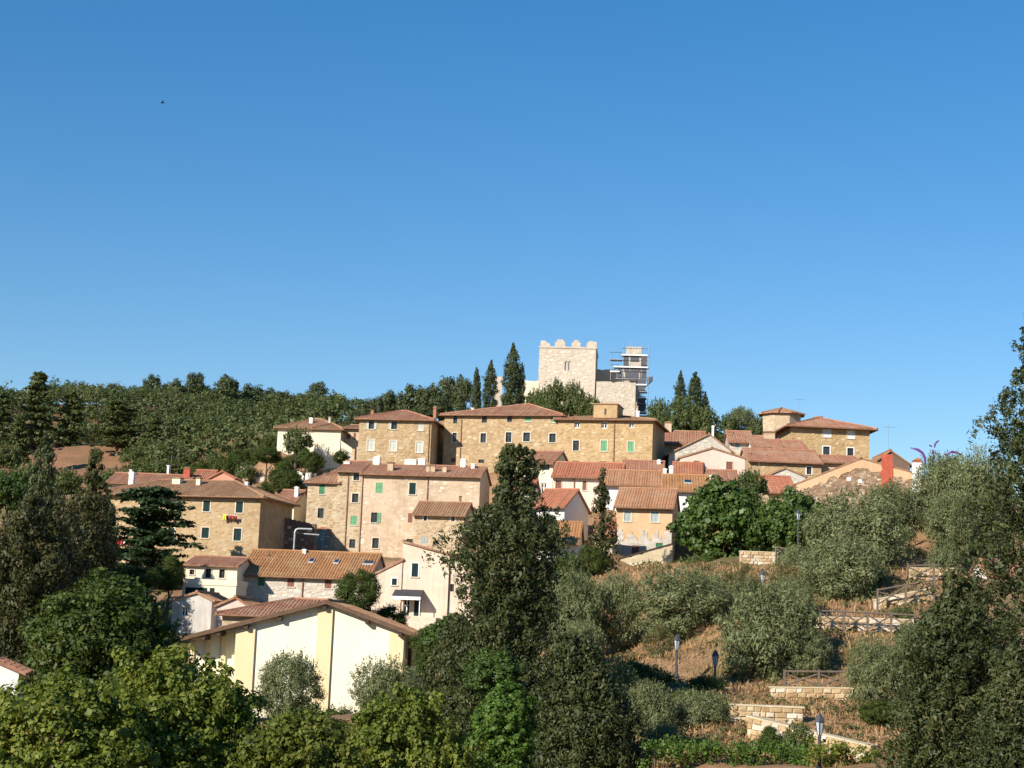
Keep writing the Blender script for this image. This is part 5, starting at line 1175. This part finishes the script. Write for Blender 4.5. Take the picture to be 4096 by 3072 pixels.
for lab, b, D in [('dark bush on the bank left of the garden wall', (820,1830,960,1960), 216), ('dark bush beside the slender street lamp', (1110,1880,1210,1985), 191), ('green bush under the villa bank', (900,1800,1010,1900), 218), ('bush in front of the pale ruined wall block', (1010,1930,1100,2010), 197), ('leafy bush on the bank in front of the villa', (1085,1825,1200,1905), 204), ('low dark bush under the round villa tree', (1130,1815,1230,1880), 199), ('dark tree left of the villa corner', (1030,1740,1125,1860), 212), ('green bush at the left foot of the villa bank', (740,1850,840,1950), 222)]:
    tree('shrub' if 'tree' not in lab else 'tree', lab, T_deep[len(lab) % 2], (7,6), b, D, 'shrub' if 'tree' not in lab else 'tree', limbs=1)
# --- greenery round the upper left houses
for lab, m_, dm, b, D in [('round olive-green tree in front of the long cream villa', T_shrub[0], (5,4), (1122,1715,1248,1830), 198), ('dark clipped bush below the villa tree', T_deep[0], (7,6), (1000,1790,1130,1860), 199),
        ('bright green umbrella-shaped bush beside the cream wall block', T_fig[0], (9,8), (1186,1795,1252,1850), 195), ('dark tree filling the corner left of the tall houses', T_deep[1], (7,6), (1060,1850,1200,1975), 193),
        ('dark shrub at the foot of the cream wall block', T_deep[0], (7,6), (1330,1800,1400,1860), 192), ('dark bush on the garden wall above the tall house', T_deep[1], (7,6), (1200,1810,1300,1890), 191),
        ('green bush behind the rose-pink house', T_shrub[1], (5,4), (930,1850,1030,1960), 205), ('wide green bush left of the rose-pink house', T_shrub[0], (5,4), (780,1820,930,1930), 225), ('leafy bush over the low house roof', T_shrub[1], (5,4), (560,1840,760,1960), 225),
        ('sloping green bush at the right edge of the meadow', T_shrub[0], (5,4), (380,1880,560,2030), 230), ('broad bush between meadow and farmhouse', T_shrub[1], (5,4), (480,1840,640,1970), 235), ('green bush left of the villa', T_shrub[0], (5,4), (960,1790,1080,1880), 222)]:
    tree('shrub' if 'tree' not in lab else 'tree', lab, m_, dm, b, D, 'shrub' if 'tree' not in lab else 'tree', limbs=2)
# --- left cypresses and conifers
tree('cypress_tree', 'light green pointed cypress on the far left in front of the meadow', T_cyp[0], (2.7,10), (70,1738,215,2230), 150, limbs=0)
tree('cypress_tree', 'dark pointed cypress touching the left end of the farmhouse roof', T_cyp[1], (2.7,10), (345,1972,470,2400), 140, limbs=0)
def conifer(name, label, pts, ybase, D, mat, clumps, per, leaf, cr, seed, xc, aspect=0.45, upw=0.6, inner=0.4, bark='bark', jag=0.3, ysq=1.0):
    """pts = [(y, xleft, xright)] outline read from the photo, top to bottom"""
    m = mpp(D); c = at(xc, ybase, D); g = min(gz(c[0], c[1]), c[2])
    prof = sorted([((ybase-y)*m+(c[2]-g), (xc-a)*m, (b-xc)*m) for y, a, b in pts])
    prof = [(z, max(l, 0.05), max(r, 0.05)) for z, l, r in prof]
    if prof[0][0] > 1.0: prof = [(0.8, prof[0][1]*0.8, prof[0][2]*0.8)]+prof
    root = empty(name, (c[0], c[1], g), 0, label, 'tree')
    obj('crown', crown_profile(name+'_crown', prof, mat, clumps, per, leaf, cr, aspect, seed, upw, inner, jag, ysq), root)
    zt = prof[-1][0]; MB().tube([(0,0,-0.5), (0.05,0.02,zt*0.5), (0,0,zt*0.93)], [max(0.15, zt*0.022), zt*0.014, 0.03], 8).build('trunk', bark, root)
    return root
conifer('conifer', 'ragged brown-green conifer with a crooked tip at the left', [(1815,318,326), (1850,305,345), (1950,262,375), (2100,180,400), (2300,120,420), (2500,80,430), (2750,60,420)], 2750, 130, 'leaf_brown_conifer', 900, 42, 0.24, 0.60, 101, 300)
conifer('conifer', 'wide shaggy conifer at the left edge beside the round green tree', [(1990,60,90), (2050,0,160), (2200,-90,240), (2400,-120,260), (2600,-120,250), (2800,-120,200)], 2800, 96, 'leaf_brown_conifer', 1000, 42, 0.22, 0.55, 102, 70)
conifer('conifer', 'blue-green conifer in shade behind the round green tree', [(2080,250,290), (2200,190,370), (2350,170,420), (2500,160,440)], 2520, 133, 'leaf_cypress', 200, 60, 0.24, 0.75, 103, 280)
tree('shrub', 'vivid green bush at the left edge under the cypress', T_fig[1], (9,8), (-60,1880,110,2060), 170, 'shrub', limbs=1)
M_bro = crown_broad('conifer_crown', 7, 9, 'leaf_brown_conifer', 190, 150, 0.22, 0.12, 0.45, 105, 0.4, rag=0.1)
tree('conifer', 'broad dark conifer mass between the two pointed ones at the left', M_bro, (7,9), (40,1985,330,2560), 120, limbs=2)
tree('conifer', 'dark conifer mass left of the cedar, under the farmhouse eaves', M_bro, (7,9), (190,2060,430,2560), 136, limbs=2)
tree('conifer', 'dark shaggy mass cut by the left edge', M_bro, (7,9), (-140,2080,130,2700), 108, limbs=2)
# cedar in front of the farmhouse
T_cedar = crown_layered('cedar_crown', 8, 10, 'leaf_cedar', 10, 15, 4, 0.34, 111, 0.30)
tree('cedar_tree', 'dark layered cedar in front of the farmhouse wall', T_cedar, (8,10), (380,1950,790,2370), 156, rot=0.4, limbs=6)
tree('shrub', 'dark hedge under the cedar', T_deep[0], (7,6), (440,2260,640,2380), 140, 'shrub', limbs=1)
tree('shrub', 'shaded bush left of the small cream house', T_deep[1], (7,6), (610,2230,740,2370), 143, 'shrub', limbs=1)
# --- round green tree and foreground leaves
M_round = crown_broad('broadleaf_crown', 8.4, 7.4, 'leaf_deep', 300, 170, 0.19, 0.11, 0.62, 121, 0.35, shoots=260, slen=0.09)
tree('broadleaf_tree', 'big round deep green tree left of the cream hall', M_round, (8.4,7.4), (60,2325,735,2900), 80, limbs=5)
M_fg1 = crown_broad('broadleaf_crown', 6.2, 5.6, 'leaf_maple', 900, 90, 0.122, 0.070, 0.8, 131, 0.4, fill=0.5, rag=0.10, shoots=240, slen=0.11)
M_fg2 = crown_broad('broadleaf_crown', 5.2, 5.2, 'leaf_maple', 820, 90, 0.118, 0.075, 0.8, 132, 0.45, fill=0.5, rag=0.11, shoots=220, slen=0.12)
M_fg3 = crown_broad('broadleaf_crown', 4.0, 4.0, 'leaf_autumn', 420, 85, 0.112, 0.09, 0.8, 133, 0.4, fill=0.5, rag=0.10, shoots=120, slen=0.12)
tree('broadleaf_tree', 'foreground yellow-green tree in the bottom left corner', M_fg1, (6.2,5.6), (-230,2800,640,3600), 43, rot=0.5, limbs=5)
tree('broadleaf_tree', 'foreground yellow-green tree rising in front of the hall', M_fg2, (5.2,5.2), (290,2690,1020,3480), 46, rot=2.2, limbs=5)
tree('broadleaf_tree', 'foreground tree with turning yellow and brown leaves below the hall', M_fg3, (4.0,4.0), (930,2880,1440,3420), 44, rot=1.0, limbs=4)
tree('broadleaf_tree', 'foreground bright green tree at the bottom centre, left of the ivy', M_fg2, (5.2,5.2), (1330,2835,1900,3500), 48, rot=4.0, limbs=5)
tree('olive_tree', 'feathery grey-green olive against the cream hall', T_olive[1], (7,6), (1015,2610,1285,2930), 98, bark='bark_grey', limbs=4)
tree('broadleaf_tree', 'low leafy tree under the hall wall between olive and foreground leaves', M_round, (8.4,7.4), (1000,2850,1420,3150), 80, limbs=3)
tree('olive_tree', 'loose grey-green olive at the right foot of the hall', T_olive[2], (7,6), (1370,2640,1700,2960), 96, bark='bark_grey', limbs=4)
conifer('conifer', 'feathery green cypress between hall and great conifer', [(2470,1800,1830), (2560,1740,1900), (2700,1690,1920), (2850,1660,1930), (3000,1650,1930)], 3000, 84, 'leaf_conifer', 700, 44, 0.18, 0.42, 142, 1800, upw=0.8)
tree('shrub', 'green bush at the right end of the hall roof', T_fig[0], (9,8), (1680,2470,1900,2640), 92, 'shrub', limbs=1)
tree('shrub', 'ragged bush on the terrace between long house and hall', T_deep[1], (7,6), (1325,2290,1530,2470), 129, 'shrub', limbs=3)
tree('shrub', 'climbing plant beside the peach house door', T_deep[0], (7,6), (1480,2420,1640,2560), 131, 'shrub', limbs=2)
for lab, b, D in [('dark leafy bush under the right end of the hall', (1480,2720,1720,2960), 100), ('green bush against the right wing of the hall', (1640,2560,1800,2760), 104), ('green bush low in front of the hall centre', (1240,2830,1450,3010), 92), ('broad green bush between hall and great conifer', (1560,2820,1800,3050), 84), ('bush below the peach house terrace', (1640,2500,1860,2640), 112)]:
    tree('shrub', lab, T_deep[len(lab) % 2], (7,6), b, D, 'shrub', limbs=2)
# --- great conifer with ivy in the middle
conifer('conifer', 'great dark conifer overgrown with ivy in the centre', [(1795,2000,2045), (1825,1950,2100), (1900,1930,2140), (1990,1930,2115), (2060,1895,2135), (2120,1835,2215), (2200,1745,2215), (2270,1735,2185), (2350,1790,2180), (2450,1820,2195), (2560,1800,2205), (2680,1750,2210), (2850,1690,2190), (3100,1670,2180)], 3150, 80,
        'leaf_conifer', 2000, 38, 0.18, 0.40, 151, 2000, upw=0.55, inner=0.35, jag=0.55)
M_ivy = crown_profile('ivy', [(0, 1.7, 1.6), (2, 1.6, 1.6), (3.6, 1.1, 1.55), (4.6, 0.3, 1.4), (5.0, 0.0, 1.2)], 'leaf_ivy', 420, 70, 0.14, 0.30, 0.85, 152, -0.2, 0.75, 0.1)
c = at(1995, 3120, 62); root = empty('ivy_stump', (c[0], c[1], min(gz(c[0], c[1]), c[2])), 0, 'bright green ivy column at the foot of the great conifer', 'ivy')
o = obj('foliage', M_ivy, root, (0, 0, c[2]-root.location[2])); sc_ = mpp(62)*370/5.0; o.scale = (mpp(62)*300/3.3, mpp(62)*300/3.3, sc_)
MB().tube([(0,0,-0.5), (0,0,3), (0,0,c[2]-root.location[2]+3)], [0.35,0.3,0.2], 8).build('stem', 'bark', root)
tree('shrub', 'patch of bright climber low on the great conifer', T_fig[1], (9,8), (1850,2600,2080,2800), 74, 'shrub', limbs=-1)
conifer('conifer', 'dark shaded conifer right of the ivy column', [(2560,2200,2260), (2640,2150,2380), (2760,2140,2480), (2900,2130,2560), (3150,2120,2600)], 3150, 70, 'leaf_conifer', 1500, 42, 0.15, 0.36, 153, 2330)
conifer('conifer', 'thin ragged conifer in front of the long cream-pink house', [(1885,2395,2410), (1950,2350,2440), (2050,2335,2460), (2150,2345,2470), (2250,2320,2480), (2330,2310,2490)], 2340, 142, 'leaf_brown_conifer', 70, 55, 0.30, 0.75, 154, 2400, inner=0.2, jag=0.6)
for lab, m_, dm, b, D in [('leafy shrub under the low white cottage', T_shrub[0], (5,4), (2180,2215,2340,2350), 136), ('dark shrub below the thin ragged conifer', T_deep[0], (7,6), (2290,2180,2430,2330), 139), ('green shrub hiding the foot of the orange house', T_shrub[1], (5,4), (2520,2250,2680,2350), 140), ('shrub between cottage and great conifer', T_deep[1], (7,6), (2120,2060,2240,2200), 148), ('grassy green shrub left of the terrace wall', T_shrub[0], (5,4), (2680,2230,2860,2330), 138)]:
    tree('shrub', lab, m_, dm, b, D, 'shrub', limbs=1)
for lab, b, D in [('low green shrub below the stone ramp under the orange house', (2440,2310,2600,2400), 132), ('low shrub right under the rubble wall', (2600,2300,2760,2390), 133), ('green scrub under the fig tree', (2740,2270,2900,2370), 131), ('yellowing scrub right of the fig tree foot', (2860,2260,2990,2350), 128), ('scrub between two olives at the slope top', (2420,2350,2560,2450), 122), ('low scrub left of the leftmost olive', (2120,2300,2260,2480), 118)]:
    tree('shrub', lab, T_shrub[len(lab) % 2], (5,4), b, D, 'shrub', limbs=1)
for lab, b, D in [('bush hidden behind the great conifer, left one', (1880,2180,2020,2330), 132), ('bush hidden behind the great conifer, right one', (2010,2200,2160,2360), 134), ('low bush behind the great conifer trunk', (1900,2360,2080,2520), 118), ('bush under the scrap of orange roof behind the conifer', (2040,2020,2150,2130), 158), ('leafy bush right of the peach house wing', (1880,2330,2000,2480), 126), ('bush left of the leftmost olive', (2060,2380,2220,2560), 112)]:
    tree('shrub', lab, T_deep[len(lab) % 2], (7,6), b, D, 'shrub', limbs=1)
# fig
tree('fig_tree', 'dense dark green fig tree above the olive slope', T_fig[0], (9,8), (2672,1930,3100,2310), 149, rot=0.2, limbs=4)
tree('fig_tree', 'brighter right-hand fig crown behind the highest lantern', T_fig[1], (9,8), (3020,1955,3320,2240), 146, rot=1.5, limbs=4)
tree('fig_tree', 'middle fig crown joining the dense one to the brighter one', T_fig[1], (9,8), (2930,1990,3150,2270), 147.5, rot=3.0, limbs=3)
tree('fig_tree', 'small olive-brown crown on top of the dense fig', T_shrub[0], (5,4), (2930,1885,3070,2030), 155, limbs=2)
# --- olives of the slope
for k, (lab, b, D) in enumerate([('olive below the orange house, leftmost of the slope', (2165,2285,2430,2640), 111), ('brownish olive second from the left', (2350,2290,2570,2620), 113), ('broad olive right of the brownish one, with a lantern at its foot', (2500,2275,2925,2600), 110),
        ('large olive in the middle of the slope, in front of the half-hidden lantern', (2860,2345,3310,2820), 95), ('high olive above the long timber fence', (3180,2140,3580,2470), 114), ('large pale olive below the ruined gable', (3200,1960,3650,2380), 128),
        ('olive under the ruined gable, right of the pale one', (3420,1930,3720,2220), 136), ('skyline olive below the purple decoration', (3630,1805,3930,2130), 142), ('olive against the tall right conifer', (3760,1790,4060,2260), 138), ('grey olive at the bottom left of the slope', (2470,2735,2720,3060), 78),
        ('low olive right of the grey one, beside the tall stone wall', (2650,2765,2965,3010), 80), ('olive at the right end of the lowest timber fence', (3370,2555,3640,2880), 84), ('small olive behind the climbing fence', (3690,2190,3860,2430), 120), ('young olive left of the middle wall', (3060,2300,3260,2520), 106)]):
    tree('olive_tree', lab, T_olive[k % 3], (7,6), b, D, group='olive trees on the slope', bark='bark_grey', limbs=4)
for k, (lab, b, D) in enumerate([('olive filling the gap under the terrace wall', (2700,2290,2960,2520), 119), ('small olive left of the upper lantern', (2880,2310,3080,2520), 113), ('olive above the lowest timber fence', (3120,2520,3330,2720), 94), ('olive hugging the right conifer at mid slope', (3560,2480,3780,2740), 90), ('grey olive beside the shaded conifer', (2330,2640,2560,2900), 84),
        ('olive behind the climbing fence, below the pale olive', (3380,2250,3600,2440), 117), ('young olive under the nearest olives at the lower left', (2560,2900,2760,3080), 74), ('olive between skyline olive and tall conifer', (3700,1960,3930,2260), 133), ('olive left of the great pale one', (3080,2180,3280,2400), 127), ('olive below the leftmost olive', (2200,2480,2440,2700), 102)]):
    tree('olive_tree', lab, T_olive[(k+1) % 3], (7,6), b, D, group='olive trees on the slope', bark='bark_grey', limbs=4)
# shrubs and weeds of the slope
for k, (lab, b, D, kind) in enumerate([('brown thorny scrub left of the upper lantern', (2880,2250,3060,2420), 114, 2), ('dry beige bush right of the upper lantern', (3060,2250,3230,2400), 116, 2), ('green and rust bush at the foot of the broad olive', (2560,2490,2700,2680), 103, 2), ('light green weeds left of the stone ledge', (2520,2680,2700,2790), 92, 0),
        ('green shrub below the stone ledge', (2740,2700,2900,2830), 90, 1), ('round clipped bush by the stone ramp', (3020,2915,3145,3030), 72, 3), ('bright green bush right of the round clipped one', (3130,2900,3260,3050), 71, 0), ('yellow weeds on the low terrace', (2680,2760,2800,2850), 84, 0), ('bush above the middle stone wall', (3560,2430,3660,2490), 104, 0),
        ('shrub hiding the foot of the olive at the fence end', (3420,2800,3600,2920), 80, 1), ('dark bush in the shade right of the great conifer', (2200,2650,2500,2900), 88, 1), ('green shrub below the broad olive', (2400,2640,2640,2800), 90, 1)]):
    ms = [T_shrub[0], T_deep[0], None, T_deep[1]][kind]
    if ms is None:
        if 'T_weed' not in globals(): T_weed = crown_broad('weed_crown', 5, 4, 'leaf_weed', 70, 90, 0.20, 0.15, 0.3, 161, 0.35)
        ms = T_weed
    tree('shrub', lab, ms, (7,6) if kind in (1, 3) else (5,4), b, D, 'shrub', limbs=1)
# hedge along the bottom
M_hedge = None
def hedge(label, x0, x1, y0, D, seed, mat):
    rg = np.random.default_rng(seed); a, b = at(x0, y0, D), at(x1, y0, D); L = b[0]-a[0]; n = int(L*16)
    g = gz((a[0]+b[0])/2, D); h = max(a[2]-g, 1.0)
    C = np.stack([rg.uniform(0, L, n), rg.uniform(-0.7, 0.7, n), h-0.35-rg.uniform(0, 1, n)**2*h*0.8+0.15*np.sin(rg.uniform(0, 9, n))], 1)
    P, dd = clump_points(C, 0.34, 60, 0.9, 0.45, rg); V, Fq = leaf_geo(P, dd+rg.normal(size=P.shape)*0.5+np.array([0, -.2, .4]), 0.10, 0.7, rg=rg)
    root = empty('hedge', (a[0], D, g), math.atan2(0, 1), label, 'hedge'); obj('foliage', np_mesh('hedge', V, Fq, mat), root)
    mb = MB()
    for i in range(int(L)): mb.tube([(i+0.5, 0, -0.3), (i+0.5, 0.05, h*0.7)], 0.04, 5)
    mb.build('stems', 'bark', root)
hedge('long clipped green hedge along the bottom of the slope', 2570, 3230, 2988, 68, 171, 'leaf_ivy')
hedge('grassy green hedge right of the nearest lantern', 3230, 3520, 3010, 66, 172, 'leaf_maple')
# --- big conifers on the right edge
conifer('conifer', 'huge dark conifer filling the right edge up to the sky', [(1150,4190,4240), (1300,4110,4330), (1480,4070,4400), (1570,4060,4400), (1640,3960,4400), (1690,3935,4440), (1760,3940,4480), (1820,3990,4480), (1900,4000,4500), (1990,3900,4520), (2120,3860,4540), (2250,3850,4560), (2400,3790,4600), (2600,3720,4650), (2800,3700,4700), (3150,3700,4700)], 3200, 62,
        'leaf_conifer', 3200, 34, 0.145, 0.34, 181, 4210, upw=0.4, inner=0.45, jag=0.45)
conifer('conifer', 'lower dark green conifer in the bottom right corner', [(2320,3860,3890), (2420,3780,3950), (2540,3660,3990), (2640,3610,4010), (2760,3640,4020), (2880,3580,4010), (3000,3540,4000), (3150,3520,3990)], 3200, 56, 'leaf_conifer', 1600, 36, 0.13, 0.30, 182, 3800, upw=0.4, inner=0.4)
conifer('conifer', 'small conifer at the bottom right corner under the huge one', [(2600,4020,4060), (2720,3960,4120), (2900,3900,4180), (3150,3860,4240)], 3200, 52, 'leaf_conifer', 900, 40, 0.115, 0.28, 183, 4050, upw=0.4)
# --- low scrub between the olives
def scrub():
    rg = np.random.default_rng(12); n = 850
    D = rg.uniform(70, 132, n); x = rg.uniform(2250, 3850, n); R = np.array([ray(a, 2500) for a in x]); X = R[:, 0]*D; Z = terrain_z(X, D)
    C = np.stack([X, D, Z+0.15], 1); P, dd = clump_points(C, rg.uniform(0.25, 0.75, n), 65, 0.6, 0.5, rg)
    V, Fq = leaf_geo(P, dd+rg.normal(size=P.shape)*0.4+np.array([0, 0, 0.3]), 0.15, 0.45, rg=rg)
    tag(obj('scrub', np_mesh('scrub', V, Fq, 'leaf_scrub')), 'low green and yellow scrub scattered over the dry slope', 'scrub', kind='stuff')
leaf_mat('leaf_scrub', [(0, (0.060,0.072,0.020)), (0.4, (0.105,0.115,0.036)), (0.8, (0.175,0.150,0.060)), (1, (0.24,0.165,0.08))], 0.3)
scrub()
# --- dry grass on the slope
def dry_grass():
    rg = np.random.default_rng(9); n = 42000
    D = rg.uniform(68, 134, n); x = rg.uniform(2250, 3900, n); R = np.array([ray(a, 2500) for a in x]); X = R[:, 0]*D; Z = terrain_z(X, D)
    P = np.stack([X, D, Z+0.12], 1)
    nn = rg.normal(size=(n, 3))*np.array([1, 1, 0.25])
    V, Fq = leaf_geo(P, nn, rg.uniform(0.16, 0.42, n), 0.16, 0.1, up=np.tile(np.array([[0, 0, 1.0]]), (n, 1)), rg=rg)
    tag(obj('dry_grass', np_mesh('dry_grass', V, Fq, 'dry_blade')), 'dry orange grass covering the olive slope', 'grass', kind='stuff')
dry_grass()
